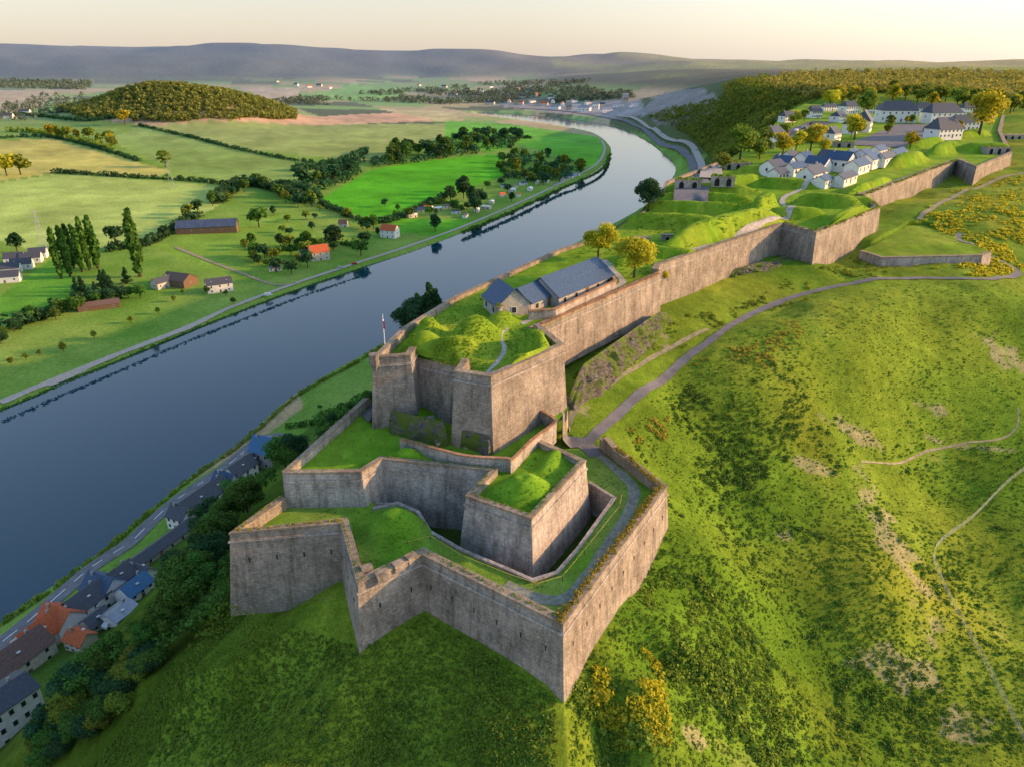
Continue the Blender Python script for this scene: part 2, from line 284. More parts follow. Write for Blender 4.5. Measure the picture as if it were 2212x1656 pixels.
M['wallw']=plain('white_render',(.8,.78,.75),.85,1,.15)
M['wallc']=plain('cream_render',(.6,.54,.46),.85,1,.2)
M['wallg']=plain('grey_stone_wall',(.39,.37,.34),.9,2,.35)
M['wallb']=plain('brown_timber',(.18,.12,.075),.9,3,.4)
M['slate']=plain('blue_slate',(.055,.10,.18),.45,2.5,.35)
M['slateb']=plain('bright_blue_slate',(.06,.17,.33),.5,2.5,.25)
M['slated']=plain('dark_slate',(.085,.095,.115),.5,2.5,.35)
M['tile']=plain('red_clay_tile',(.55,.14,.055),.8,3,.4)
M['tileb']=plain('brown_tile',(.17,.11,.09),.8,3,.4)
M['metal']=plain('sheet_metal',(.35,.37,.4),.35,1,.2,.6)
M['solar']=plain('dark_barn_roof',(.07,.10,.16),.35,.3,.3)
M['glass']=plain('window_glass',(.03,.04,.05),.15,1,.3)
M['frame']=plain('window_frame',(.6,.6,.58),.6,2,.1)
M['bark']=plain('bark',(.09,.065,.045),.95,8,.4)
M['red']=plain('red_paint',(.5,.03,.02),.35,1,.05)
M['blue']=plain('blue_fabric',(.03,.07,.35),.6,1,.05)
M['dark']=plain('dark_opening',(.02,.02,.02),.9,1,.1)
M['steel']=plain('galvanised_steel',(.42,.48,.44),.7,1,.1,.1)
M['yellow']=plain('yellow_rope',(.6,.5,.1),.7,1,.1)
M['lg']=leafm('leaf_green',(.03,.08,.012),(.13,.26,.04))
M['ld']=leafm('leaf_dark',(.014,.05,.02),(.06,.155,.05))
M['lo']=leafm('leaf_gold',(.22,.22,.015),(.58,.50,.04),tl=.5)
M['ly']=leafm('leaf_olive',(.07,.12,.012),(.27,.33,.04))
M['lgr']=leafm('leaf_grass',(.075,.155,.012),(.22,.30,.04),.02)
M['lgb']=leafm('leaf_bright_grass',(.09,.20,.012),(.22,.34,.03),.02)
M['lfar']=leafm('leaf_far',(.08,.12,.09),(.18,.23,.15),.02)  # distance haze painted into the paler, bluer leaf colour
M['lhill']=leafm('leaf_hill_wood',(.07,.11,.025),(.34,.37,.07),.02)
M['lplat']=leafm('leaf_plateau_wood',(.11,.12,.02),(.38,.33,.07),.02)
M['lrust']=leafm('leaf_rust',(.18,.16,.02),(.46,.38,.06),.02)
# ------------------------------------------------------------------ object helpers
def tag(o,label=None,cat=None,group=None,kind=None):
    if label: o['label']=label
    if cat: o['category']=cat
    if group: o['group']=group
    if kind: o['kind']=kind
    return o
def link(name,me,m=None,parent=None):
    o=bpy.data.objects.new(name,me); C.objects.link(o)
    if m is not None and me is not None: 
        if not me.materials: me.materials.append(m)
    if parent: o.parent=parent
    return o
def empty(name,loc,rz=0,sc=1,label=None,cat=None,group=None):
    o=bpy.data.objects.new(name,None); C.objects.link(o); o.location=loc; o.rotation_euler=(0,0,rz); o.scale=(sc,)*3 if not hasattr(sc,'__len__') else sc
    o.empty_display_size=.5; return tag(o,label,cat,group)
def npmesh(name,v,f,m,attrs=None,smooth_=False,parent=None):
    me=bpy.data.meshes.new(name); v=np.asarray(v,np.float32); f=np.asarray(f,np.int32); k=f.shape[1]
    me.vertices.add(len(v)); me.vertices.foreach_set('co',v.ravel()); me.loops.add(f.size); me.loops.foreach_set('vertex_index',f.ravel())
    me.polygons.add(len(f)); me.polygons.foreach_set('loop_start',np.arange(0,f.size,k,dtype=np.int32)); 
    me.polygons.foreach_set('use_smooth',np.full(len(f),smooth_)); 
    for (an,ty,dom,dat) in (attrs or []):
        a=me.attributes.new(an,ty,dom); a.data.foreach_set('color' if ty=='FLOAT_COLOR' else 'value',np.asarray(dat,np.float32).ravel())
    me.update(calc_edges=True); me.validate()
    return link(name,me,m,parent)
class MB:
    def __init__(s): s.v=[]; s.f=[]; s.uv=[]
    def quad(s,a,b,c,d,uv=None):
        i=len(s.v); s.v+= [a,b,c,d]; s.f.append((i,i+1,i+2,i+3)); s.uv+=uv or [(0,0),(1,0),(1,1),(0,1)]
    def box(s,cx,cy,cz,sx,sy,sz,rz=0,tw=1.0):
        i=len(s.v); c,n=math.cos(rz),math.sin(rz)
        for z,k in ((-1,1),(1,tw)):
            for x,y in ((-1,-1),(1,-1),(1,1),(-1,1)):
                X=x*sx/2*k; Y=y*sy/2*k; s.v.append((cx+X*c-Y*n,cy+X*n+Y*c,cz+z*sz/2)); s.uv.append((X+Y,cz+z*sz/2))
        for q in ((0,3,2,1),(4,5,6,7),(0,1,5,4),(1,2,6,5),(2,3,7,6),(3,0,4,7)): s.f.append(tuple(i+j for j in q))
    def tube(s,a,b,r0,r1,n=6):
        a=Vector(a); b=Vector(b); d=(b-a).normalized(); u=d.orthogonal().normalized(); w=d.cross(u); i=len(s.v)
        for p,r in ((a,r0),(b,r1)):
            for k in range(n):
                t=2*math.pi*k/n; s.v.append(tuple(p+u*math.cos(t)*r+w*math.sin(t)*r)); s.uv.append((k/n*2,p.z))
        for k in range(n): s.f.append((i+k,i+(k+1)%n,i+n+(k+1)%n,i+n+k))
        s.f.append(tuple(i+k for k in range(n))[::-1]); s.f.append(tuple(i+n+k for k in range(n)))
    def build(s,name,m,parent=None,sm=False):
        me=bpy.data.meshes.new(name); me.from_pydata(s.v,[],s.f)
        if len(s.uv)==len(s.v):
            u=me.uv_layers.new(name='UVMap'); ll=np.zeros(len(me.loops),np.int32); me.loops.foreach_get('vertex_index',ll); u.data.foreach_set('uv',np.asarray(s.uv,np.float32)[ll].ravel())
        if sm: me.polygons.foreach_set('use_smooth',[True]*len(me.polygons))
        return link(name,me,m,parent)
# ------------------------------------------------------------------ colours of the ground
def cells(x,y,sx,sy,ang,seed):
    c,s=math.cos(ang),math.sin(ang); u=(x*c+y*s)/sx+2*vnoise(x,y,900,seed); v=(-x*s+y*c)/sy+2*vnoise(x,y,700,seed+1)
    i=np.floor(u).astype(int)*73856093^np.floor(v).astype(int)*19349663; return (i&0xffff)%7
FIELDS=[([(0,395),(130,375),(500,405),(480,440),(410,480),(375,500),(200,540),(100,550),(0,520),(-300,560),(-300,420)],(.36,.49,.14),.15),
 ([(0,305),(110,300),(370,370),(340,382),(130,372),(0,392),(-300,400),(-300,300)],(.46,.46,.14),.3),
 ([(225,300),(300,272),(520,325),(640,350),(760,372),(740,395),(560,405),(380,370)],(.23,.36,.10),.3),
 ([(320,270),(700,268),(960,268),(965,292),(800,350),(740,345),(520,322)],(.29,.38,.12),.8),
 ([(200,240),(320,236),(560,224),(920,238),(950,262),(600,268),(330,273),(240,262)],(.56,.38,.26),.4),
 ([(820,236),(1010,244),(1000,262),(950,262)],(.50,.47,.25),0),
 ([(690,432),(745,400),(800,368),(900,350),(1080,332),(1095,378),(960,425),(880,468),(780,470)],(.09,.40,.02),0),
 ([(960,262),(1100,268),(1290,296),(1304,320),(1285,362),(1120,312),(1060,330),(960,300)],(.12,.42,.03),.2),
 ([(640,210),(760,182),(890,190),(850,215),(700,218)],(.20,.46,.09),0),
 ([(0,196),(120,195),(90,232),(0,236),(-200,236),(-200,196)],(.46,.40,.27),.2),
 ([(60,238),(200,212),(230,240),(100,246)],(.17,.44,.08),0),
 ([(515,190),(600,192),(660,184),(630,222),(590,222)],(.48,.42,.32),0),
 ([(845,470),(1020,476),(960,512),(838,498)],(.12,.40,.03),0),
 ([(0,640),(110,560),(160,600),(170,640),(60,680),(0,690)],(.12,.33,.04),0),
 ([(330,530),(560,450),(640,470),(720,540),(600,600),(440,590)],(.18,.33,.05),0),
 ([(405,1045),(560,915),(645,842),(655,880),(565,945),(470,1005)],(.55,.42,.25),.2),
 ([(650,848),(800,830),(810,850),(700,895),(655,890)],(.22,.38,.06),0),
 ([(1045,225),(1380,215),(1400,250),(1300,254),(1100,232)],(.34,.33,.35),0),
 ([(1385,240),(1440,200),(1520,190),(1560,215),(1500,262),(1440,268)],(.28,.26,.27),0),
 ([(1320,268),(1400,290),(1475,335),(1490,385),(1462,390),(1458,350),(1395,296)],(.2,.38,.07),0)]
FW=[(wl(p),c,r) for p,c,r in FIELDS]
PATCH=[(1940,1180,30,100),(1960,1450,90,40),(2080,1560,60,40),(1840,930,60,20),(1760,1010,40,14),(2170,770,35,35),(2100,965,90,6),(1690,1150,20,20),(1500,1590,20,20),(1230,880,40,25),(1432,715,14,32),(2010,880,30,12)]
def colour(x,y,z):
    n=len(x); row=np.zeros(n)
    a=vnoise(x,y,30,21)[:,None]; b=vnoise(x,y,8,22)[:,None]; d=vnoise(x,y,2.6,23)[:,None]
    hill=np.array([.095,.21,.018])*(1-a)+np.array([.20,.28,.03])*a
    gl=np.clip((vnoise(x,y,38,24)*.6+vnoise(x,y,13,25)*.4-.55)*5,0,1)[:,None]; hill=hill*(1-gl*.55)+np.array([.33,.33,.04])*gl*.55
    hill=hill*(.8+.4*b)*(.87+.26*d); bare=np.clip((b[:,0]*.6+d[:,0]*.4-.8)*6,0,1)[:,None]; hill=hill*(1-bare*.4)+np.array([.34,.28,.12])*bare*.4
    pl=np.array([.13,.29,.04])*(1-a)+np.array([.24,.37,.08])*a
    w=np.clip((z-14)/10,0,1)[:,None]*np.clip((900-y)/200,0,1)[:,None]; w=np.maximum(w,np.clip((x-30)/60,0,1)[:,None]*np.clip((z-40)/20,0,1)[:,None]); col=pl*(1-w)+hill*w
    pal=np.array([[.2,.38,.1],[.48,.4,.26],[.08,.12,.06],[.3,.4,.14],[.09,.13,.06],[.4,.37,.2],[.18,.32,.09]])
    fc=pal[cells(x,y,260,150,.3,31)]; fw=np.clip((y-1500)/200,0,1)[:,None]*np.clip((90-z)/30,0,1)[:,None]; col=col*(1-fw)+fc*fw
    wood=(np.array([.04,.07,.04])*(.5+vnoise(x,y,90,36))[:,None]); ww=np.clip((y-1500)/300,0,1)*np.clip((z-55)/25,0,1)*(x<1200); 
    pw=np.clip((vnoise(x,y,420,33)-.5)*12,0,1)*(x>300)*(y>2500); ww=(ww*(1-.8*pw))[:,None]
    col=col*(1-ww)+wood*ww
    col[hq(x,y)<1.1]=(.10,.15,.04)
    gorge=inpoly(x,y,[(60,300),(150,460),(225,650),(310,830),(420,1400),(560,2100),(300,2500),(250,1900),(290,1100),(120,700),(30,420)]); col[gorge]=(.09,.13,.04)
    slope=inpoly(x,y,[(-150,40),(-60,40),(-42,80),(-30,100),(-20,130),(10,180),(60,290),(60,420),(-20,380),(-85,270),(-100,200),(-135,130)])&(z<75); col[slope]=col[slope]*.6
    for pl_,c,r in FW:
        if len(pl_)<3: continue
        m=inpoly(x,y,pl_); 
        if m.any():
            v=(.8+.4*vnoise(x[m],y[m],60,40))[:,None]*(.85+.3*vnoise(x[m],y[m],14,41))[:,None]; col[m]=np.array(c)*v; row[m]=r
    for (px,py,rx,ry) in PATCH:
        c=hit(px,py); e=hit(px+rx,py); g=hit(px,py-ry)
        rr=max(abs(e[0]-c[0]),.5); ry_=max(abs(g[1]-c[1]),.5); q=((x-c[0])/rr)**2+((y-c[1])/ry_)**2+2.2*(vnoise(x,y,3,50)-.5)+1.4*(vnoise(x,y,1.2,51)-.5)
        k=np.clip((1-q)*1.0,0,.6)[:,None]; col=col*(1-k)+np.array([.40,.34,.24])*k
    ds=np.hypot(x,y); f=(1-np.exp(-np.clip(ds-1200,0,None)/5200))[:,None]; g=np.clip(x/np.maximum(y,1)*1.4+.2,0,1)[:,None]; hz=np.array([.27,.33,.46])*(1-g)+np.array([.52,.43,.34])*g  # aerial haze painted into the vertex colour with distance, warm on the sun side
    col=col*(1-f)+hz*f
    return np.clip(col,0,1),row
# ------------------------------------------------------------------ terrain sheet
ys=[16.0]
while ys[-1]<14000:
    y=ys[-1]; he=np.interp(y,[100,200,500],[50,70,135]); k=3.4 if y<1500 or y>2900 else 2.0; ys.append(y+min(max(.4,y*y*k/(F*he)),200))
ys=np.array(ys); us=np.linspace(-1.2,1.2,900)
X=(us[None,:]*(ys[:,None]+6)); Y=np.repeat(ys[:,None],len(us),1); nx=len(us); ny=len(ys)
x=X.ravel(); y=Y.ravel(); z=Hr(x,y)
for pl,zf,hole in TERR:
    m=inpoly(x,y,pl); 
    if m.any(): z[m]=np.minimum(z[m],zf(x[m],y[m])-(4.5 if hole is None else 5.6))
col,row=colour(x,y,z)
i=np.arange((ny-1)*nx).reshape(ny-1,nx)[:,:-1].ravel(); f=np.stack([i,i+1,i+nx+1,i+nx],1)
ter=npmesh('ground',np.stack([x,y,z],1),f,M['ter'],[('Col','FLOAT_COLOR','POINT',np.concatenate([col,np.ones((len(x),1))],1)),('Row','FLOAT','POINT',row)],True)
tag(ter,'rolling green hillside, river plain and distant hills','ground',kind='structure')
m,n,b=nt('river_water'); b.inputs['Base Color'].default_value=(.004,.04,.065,1); b.inputs['Roughness'].default_value=.06; b.inputs['IOR'].default_value=1.6
b.inputs['Specular IOR Level'].default_value=.5
g=N(n,'ShaderNodeNewGeometry').outputs['Position']; bump(n,b,noise(n,g,.3,4,.6),.05,.3)
mb=MB(); mb.v=[(-700,-100,0),(700,-100,0),(900,3000,0),(-900,3000,0)]; mb.f=[(0,1,2,3)]; mb.uv=[]
tag(mb.build('river',m),'wide calm blue river curving through the valley','river',kind='structure')
# ------------------------------------------------------------------ terrace sheets
def terrace(name,pl,zf,st,label,hole=None,colf=None):
    n=len(pl); pts=[Vector(p[:2]) for p in pl]; ed=[(i,(i+1)%n) for i in range(n)]
    if hole: k=len(pts); pts+=[Vector(p[:2]) for p in hole]; ed+=[(k+i,k+(i+1)%len(hole)) for i in range(len(hole))]
    xs=np.arange(min(p[0] for p in pl),max(p[0] for p in pl),st); yy=np.arange(min(p[1] for p in pl),max(p[1] for p in pl),st)
    gx,gy=np.meshgrid(xs,yy); gx=(gx+RG.uniform(-.2,.2,gx.shape)*st).ravel(); gy=(gy+RG.uniform(-.2,.2,gy.shape)*st).ravel()
    m=inpoly(gx,gy,pl)&(pdist(gx,gy,pl,True)>st*.4); gx=gx[m]; gy=gy[m]
    if name=='citadel_lawn': k2=(gy<330)|(RG.random(len(gy))<.35); gx=gx[k2]; gy=gy[k2]
    pts+=[Vector((a,b_)) for a,b_ in zip(gx,gy)]
    vv,_,ff,_,_,_=delaunay_2d_cdt(pts,ed,[],1,1e-4)
    v=np.array([(a.x,a.y) for a in vv]); ff=np.array([t[:3] for t in ff]); cc=v[ff].mean(1); k=inpoly(cc[:,0],cc[:,1],pl)
    if hole: k&=~inpoly(cc[:,0],cc[:,1],hole)
    ff=ff[k]; z=zf(v[:,0],v[:,1]); v3=np.column_stack([v,z]); col=colf(v[:,0],v[:,1],z)
    o=npmesh(name,v3,ff,M['lawn'],[('Col','FLOAT_COLOR','POINT',np.concatenate([col,np.ones((len(v),1))],1)),('Row','FLOAT','POINT',np.zeros(len(v)))],True)
    tag(o,label,'ground',kind='structure'); return o
def gcol(base,alt,sc=6):
    def f(x,y,z):
        a=vnoise(x,y,sc,61)[:,None]; b=vnoise(x,y,1.5,62)[:,None]; return (np.array(base)*(1-a)+np.array(alt)*a)*(.82+.36*b)
    return f
terrace('terrace_lawn',T1,z1,.5,'grassed outer terrace inside the front bastion wall',DIT,colf=gcol((.12,.29,.02),(.23,.32,.07)))
terrace('inner_lawn',T2,z2,.45,'bright green inner terrace below the keep',None,colf=gcol((.10,.28,.015),(.18,.33,.03)))
terrace('citadel_lawn',T3,z3,1.1,'grassy ramparts and lawns on top of the citadel',None,colf=gcol((.13,.29,.018),(.26,.36,.035),7))
terrace('ravelin_lawn',RAV,zr,1.5,'flat grassy top of the outlying ravelin',None,colf=gcol((.14,.26,.02),(.25,.33,.04)))
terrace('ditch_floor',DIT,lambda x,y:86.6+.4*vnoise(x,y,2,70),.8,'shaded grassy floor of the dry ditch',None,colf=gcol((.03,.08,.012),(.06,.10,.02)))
# ------------------------------------------------------------------ masonry walls
def rampart(name,label,pts,zb,th=1.1,drop=1.6,batter=.1,mat='stone',cap='coping',slits=0,cordon=True,cat='fortress wall',capw=.12,out=.15):
    n=len(pts); zb=zb if hasattr(zb,'__len__') else [zb]*n
    ms=[]
    for i in range(n):
        ns=[]
        for a,b in ((i-1,i),(i,i+1)):
            if a<0 or b>=n: continue
            dx=pts[b][0]-pts[a][0]; dy=pts[b][1]-pts[a][1]; L=math.hypot(dx,dy); ns.append((dy/L,-dx/L))
        if len(ns)==1: ms.append(ns[0])
        else:
            sx=ns[0][0]+ns[1][0]; sy=ns[0][1]+ns[1][1]; q=max(math.hypot(sx,sy),.3); k=1/max(.45,(1+ns[0][0]*ns[1][0]+ns[0][1]*ns[1][1])/2)**.5; ms.append((sx/q*k,sy/q*k))
    e=empty(name,(pts[0][0],pts[0][1],pts[0][2]),0,1,label,cat); ox,oy,oz=e.location
    def off(i,d,z): return (pts[i][0]+ms[i][0]*d-ox,pts[i][1]+ms[i][1]*d-oy,z-oz)
    w=MB(); c=MB(); co=MB(); s=0
    for i in range(n-1):
        L=math.hypot(pts[i+1][0]-pts[i][0],pts[i+1][1]-pts[i][1]); u0=s; u1=s+L; s=u1
        a,b=i,i+1
        for (d0,z0f,d1,z1f,flip) in ((lambda k:out,lambda k:pts[k][2],lambda k:out+(pts[k][2]-zb[k])*batter,lambda k:zb[k],0),(lambda k:out-th,lambda k:pts[k][2]-drop,lambda k:out-th,lambda k:pts[k][2],1)):
            w.quad(off(a,d1(a),z1f(a)),off(b,d1(b),z1f(b)),off(b,d0(b),z0f(b)),off(a,d0(a),z0f(a)),[(u0,z1f(a)),(u1,z1f(b)),(u1,z0f(b)),(u0,z0f(a))])
        w.quad(off(a,out,pts[a][2]),off(b,out,pts[b][2]),off(b,out-th,pts[b][2]),off(a,out-th,pts[a][2]),[(u0,0),(u1,0),(u1,th),(u0,th)])
        for (bb,d0,d1,zt,zl) in ((c,out+capw,out-th-.06,.14,-.12),)+(((co,out+.11+.06,out,-1.15,-1.45),) if cordon else ()):
            q=[off(a,d0+(.13 if bb is co else 0),pts[a][2]+zl),off(b,d0+(.13 if bb is co else 0),pts[b][2]+zl),off(b,d0+(.1 if bb is co else 0),pts[b][2]+zt),off(a,d0+(.1 if bb is co else 0),pts[a][2]+zt),off(a,d1,pts[a][2]+zt),off(b,d1,pts[b][2]+zt),off(b,d1,pts[b][2]+zl),off(a,d1,pts[a][2]+zl)]
            bb.quad(q[0],q[1],q[2],q[3],[(u0,0),(u1,0),(u1,.3),(u0,.3)]); bb.quad(q[3],q[2],q[5],q[4],[(u0,0),(u1,0),(u1,1),(u0,1)]); bb.quad(q[4],q[5],q[6],q[7],[(u0,0),(u1,0),(u1,.3),(u0,.3)])
            bb.quad(q[7],q[6],q[1],q[0],[(u0,0),(u1,0),(u1,1),(u0,1)])
            bb.quad(q[0],q[3],q[4],q[7]); bb.quad(q[1],q[6],q[5],q[2])
    for k in (0,n-1):
        w.quad(off(k,out,pts[k][2]),off(k,out+(pts[k][2]-zb[k])*batter,zb[k]),off(k,out-th,zb[k]),off(k,out-th,pts[k][2]),[(0,pts[k][2]),(0,zb[k]),(th,zb[k]),(th,pts[k][2])])
    w.build('masonry',M[mat],e); c.build('coping',M[cap],e)
    if cordon: co.build('string_course',M['stone2'],e)
    if slits:
        for i in range(n-1):
            L=math.hypot(pts[i+1][0]-pts[i][0],pts[i+1][1]-pts[i][1]); k=int(L/slits)
            ang=math.atan2(pts[i+1][1]-pts[i][1],pts[i+1][0]-pts[i][0]); nn=(math.sin(ang),-math.cos(ang))
            for j in range(k):
                t=(j+.5)/k; hgt=4.2; px=pts[i][0]*(1-t)+pts[i+1][0]*t; py=pts[i][1]*(1-t)+pts[i+1][1]*t; zz=pts[i][2]-hgt; d=out+hgt*batter
                sb=MB(); sb.box(px+nn[0]*d-ox,py+nn[1]*d-oy,zz-oz,.14,.1,.7,ang); sb.build('loophole',M['dark'],e)
    return e
def p3(px,py,z): x,y=P(px,py,z); return (x,y,z)
w3=lambda p,z:(p[0],p[1],z)
rampart('bastion_wall','pointed outer bastion wall nearest the camera, sunlit on its right face',[w3(AL,93.2),w3(A_,93),w3(B_,93),w3(C_,93),w3(D_,93),w3(E_,93),w3(F_,93),w3(G_,93.4)],[80,80,80,79.5,80,79.5,80,88],1.05,1.7,.1,slits=3.4)
rampart('inner_rampart','pale stone wall of the inner bastion rising out of the dry ditch',[w3(R_,97),w3(Q_,97),w3(O_,97),w3(N_,97),w3(M_,97),w3(K_,97),w3(L_,97),w3(L2,97.3)],[88,86,85.5,85.5,85.5,85.5,85.5,88],.7,1.2,.1,'stone2','coping')
rampart('flank_wall','long low parapet wall along the left side of the inner lawn',[(-21.5,113.5,99.6),(-22.8,112,99.4),w3(R_,97)],[88,88,86],.7,2.5,.08,'stone2',cordon=False)
dv=[DIT[k] for k in (10,9,8,7,6,5,4,3,2,1,0)]
rampart('counterscarp_wall','low curved wall lining the outer edge of the dry ditch',[w3(p,91.75) for p in dv],85.5,.4,.4,.02,'stone2','stone2',cordon=False,capw=.03,out=.1)
rampart('keep_wall','tall angular walls of the upper keep with a grassy top',[w3(T3L[0],108.4),w3(S_,108.7),w3(Ta,108.7),w3(Tb,108.7),w3(Tc,106.8),w3(Vb,106.8),w3(Vc,108.6),w3(V_,108.6),w3(W_,108.6),w3(X_,108.5),(4.5,118.5,108.3)],[95,97,96,96,95,95,94,94,94,96,99],.9,1.8,.07)
rampart('curtain_wall','sunlit curtain wall running back beside the dark roofed barracks',[(3.6,118,107.6),(32.5,153.8,107.6)],98,1.1,1.0,.09,'stone','brickcap')
rampart('rear_curtain_wall','long curtain wall between the gold tree and the far bastion',[(32,154.5,108.3),(33.3,158.6,108.3),(76.4,203.6,108.3)],97,1.3,1.4,.09,slits=6)
rampart('angled_bastion_wall','broad angular bastion projecting from the right of the long rampart',[(76.6,204,108.4),(81.5,192,108.4),(115.8,229,108.4),(119.5,249,108.4)],[97,96,97,98],1.5,1.5,.1)
rampart('distant_curtain_wall','golden lit distant curtain wall with ivy below the upper ramparts',[(119.5,250.5,108.6),(206,346,108.6)],97,1.6,1.4,.09)
rampart('distant_bastion_wall','distant bastion wall at the far right end of the citadel',[(206.6,346,109),(200,320,109),(247.6,371,109),(312,484,110),(398,618,111)],[98,98,98,99,101],1.8,1.4,.09)
rampart('river_side_wall','low parapet wall edging the barracks terrace on the river side',[(22.5,188,107.9),(11.3,174,107.9),(-11,136,107.9),(-18.7,116.3,108.3)],[97,96,94,93],.8,.9,.08,cordon=False)
rampart('ravelin_wall','rough grey wall of the low outlying ravelin beside the path',[w3(RAV[0],99.9),w3(RAV[1],99.9),w3(RAV[2],99.9),w3(RAV[3],99.9)],95,1.0,.8,.1,'stone2',cordon=False)
rampart('riverside_bastion_wall','old stone retaining wall at the wooded edge of the citadel',[(101,351,108.6),(59,282,108.3),(53.5,261,108.3),(36,212.5,108)],99,1.2,1,.08,cordon=False)
cw2=smooth([p3(x,y,z) for x,y,z in [(864,948,98.3),(930,966,98.3),(1010,985,98.3),(1095,990,98.2),(1108,992,98.2),(1150,950,98.3),(1197,915,98.6),(1197,902,99),(1168,885,99.4),(1150,870,99.8)]],3)
rampart('curved_parapet','low curving brick capped parapet below the keep',cw2,95,.4,1.4,.0,'stone2','brickcap',cordon=False,capw=.05,out=.1)
rampart('ramp_parapet','short broken parapet beside the ramp into the terrace',[(*P(1330,965,93.6),93.6),(*P(1312,945,93.9),93.9)],91,.8,1.5,.05,cordon=False)
for i,(px,py,lab) in enumerate([(792,1225,'leftmost'),(824,1240,'second'),(860,1216,'third'),(888,1200,'rightmost')]):
    x,y=P(px,py,93.2); e=empty('merlon',(x,y,92.4),.45,1,'stone merlon on the front salient parapet, %s of four'%lab,'merlon','merlons on the front salient')
    b_=MB(); b_.box(0,0,.35,1.3,1.0,1.0,.1*i); b_.build('masonry',M['stone'],e); b_=MB(); b_.box(0,0,.91,1.42,1.12,.12,.1*i); b_.build('coping',M['coping'],e)
def cliff(label,a,b,w,zt,seed):
    a=np.array(a,float); b=np.array(b,float); nu=int(np.hypot(*(b-a))*3); nv=26; d=(b-a); L=np.hypot(*d); d/=L; nn=np.array([d[1],-d[0]]); vs=[]
    for j in range(nv):
        t=j/(nv-1)
        for i in range(nu):
            s=i/(nu-1); end=min(1,s*8,(1-s)*8)**.5; o=.2+w*t**.85*(.3+1.2*float(vnoise(s*L,0,6,seed))); p=a+d*s*L+nn*o; 
            zg=float(H(p[0],p[1])); z_=zt*(1-t)+(zg-.5)*t
            ch=(float(vnoise(s*L*1.0,t*9,1.6,seed+1))-.5)*1.2+(float(vnoise(s*L,t*12,.6,seed+2))-.5)*.6+(float(vnoise(s*L,t*8,3.2,seed+3))-.5)*1.2
            q=p+nn*ch*end*(.3+.7*math.sin(math.pi*min(t,.8)/.8*.9)); vs.append((q[0],q[1],z_*end+(zg-.5)*(1-end)+ch*.3))
    i=np.arange((nv-1)*nu).reshape(nv-1,nu)[:,:-1].ravel(); f=np.stack([i,i+nu,i+nu+1,i+1],1)
    return tag(npmesh('cliff',vs,f,M['rock'],None,False),label,'cliff')
cliff('long craggy grey rock face under the sunlit curtain wall',(9.6,113.6),(34.6,152.5),2.4,100.9,5)
cliff('rock face under the rear curtain wall left of the far bastion',(56,181.5),(78.5,198),4,101,15)
cliff('broken rock slope under the left side of the keep',(S_[0]+1,S_[1]-.9),(V_[0]-.5,V_[1]-1.0),3.2,100.6,25)
cliff('dark craggy rock under the prow of the keep',(V_[0],V_[1]-.8),(W_[0]+.6,W_[1]-1.0),2.2,99.6,35)
# ------------------------------------------------------------------ roads
ROADW=[]
def ribbon(name,label,pxs,w,mat,off=.12,cat='road',n=8,world=None,step=None):
    pts=world or wl(pxs); pts=smooth([(p[0],p[1]) for p in pts],n); ROADW.append((pts,w))
    q=[]
    for i in range(len(pts)-1):
        d=math.hypot(pts[i+1][0]-pts[i][0],pts[i+1][1]-pts[i][1]); k=max(1,int(d/(step or max(.8,w*.4))))
        q+=[(pts[i][0]+(pts[i+1][0]-pts[i][0])*j/k,pts[i][1]+(pts[i+1][1]-pts[i][1])*j/k) for j in range(k)]
    q.append(pts[-1]); q=np.array(q); t=np.gradient(q,axis=0); t/=np.linalg.norm(t,axis=1)[:,None]+1e-9; nn=np.stack([-t[:,1],t[:,0]],1)
    cols=5; vs=[]
    for j in range(cols):
        o=(j/(cols-1)-.5)*w*(1+.3*(vnoise(q[:,0],q[:,1],2.5,3)-.5)*(w<5)); P_=q+nn*np.asarray(o).reshape(-1,1); z=ground(P_[:,0],P_[:,1],True); vs.append(np.column_stack([P_,z]))
    vs=np.array(vs); mx=vs[:,:,2].copy(); vs[:,:,2]=mx*.5+mx.mean(0)*.5+off; vs[:,:,2]=np.maximum(vs[:,:,2],mx+off*.6)
    m=len(q); V_2=vs.reshape(-1,3); i=np.arange(cols*m).reshape(cols,m)[:-1,:-1].ravel(); f=np.stack([i,i+m,i+m+1,i+1],1)
    o=npmesh(name,V_2,f,M[mat],None,True); tag(o,label,cat,kind='structure'); return q
mr=ribbon('riverside_road','asphalt road along the near river bank below the fort',[(-60,1440),(0,1392),(60,1345),(200,1225),(370,1090),(480,1015),(600,945),(740,882),(800,850)],7.5,'lane',.3)
ribbon('towpath','pale towpath along the far river bank',[(0,868),(120,818),(250,766),(400,708),(500,664),(640,612),(780,566),(890,530),(1000,490),(1100,448),(1200,402),(1285,358),(1306,325),(1300,304)],4.0,'gravel',.3)
ribbon('asphalt_path','narrow asphalt path winding up beside the fortress',[(1255,965),(1300,925),(1350,880),(1400,838),(1470,785),(1540,732),(1600,692),(1680,655),(1780,625),(1870,607),(2000,601),(2120,603),(2190,597),(2195,585),(2150,560),(2090,525),(2070,512),(2075,505)],1.9,'lane',.12)
ribbon('dirt_track','pale dirt track splitting off below the rock face',[(1215,905),(1250,874),(1330,822),(1400,778),(1470,740),(1530,712)],1.1,'dirt',.1)
ribbon('upper_track','thin dirt track on the green bank at the far right',[(1985,475),(2030,440),(2090,410),(2150,390),(2230,372)],2.0,'dirt',.15)
ribbon('gravel_path','worn gravel path around the outer terrace',None,1.7,'grit',.05,world=[P(x,y,91.6) for x,y in [(1262,955),(1300,985),(1345,1025),(1370,1060),(1350,1120),(1298,1200),(1235,1282),(1170,1292),(1090,1260)]])
ribbon('forecourt','grey asphalt forecourt at the foot of the keep',[(1215,915),(1262,960),(1290,985)],3.0,'lane',.1)
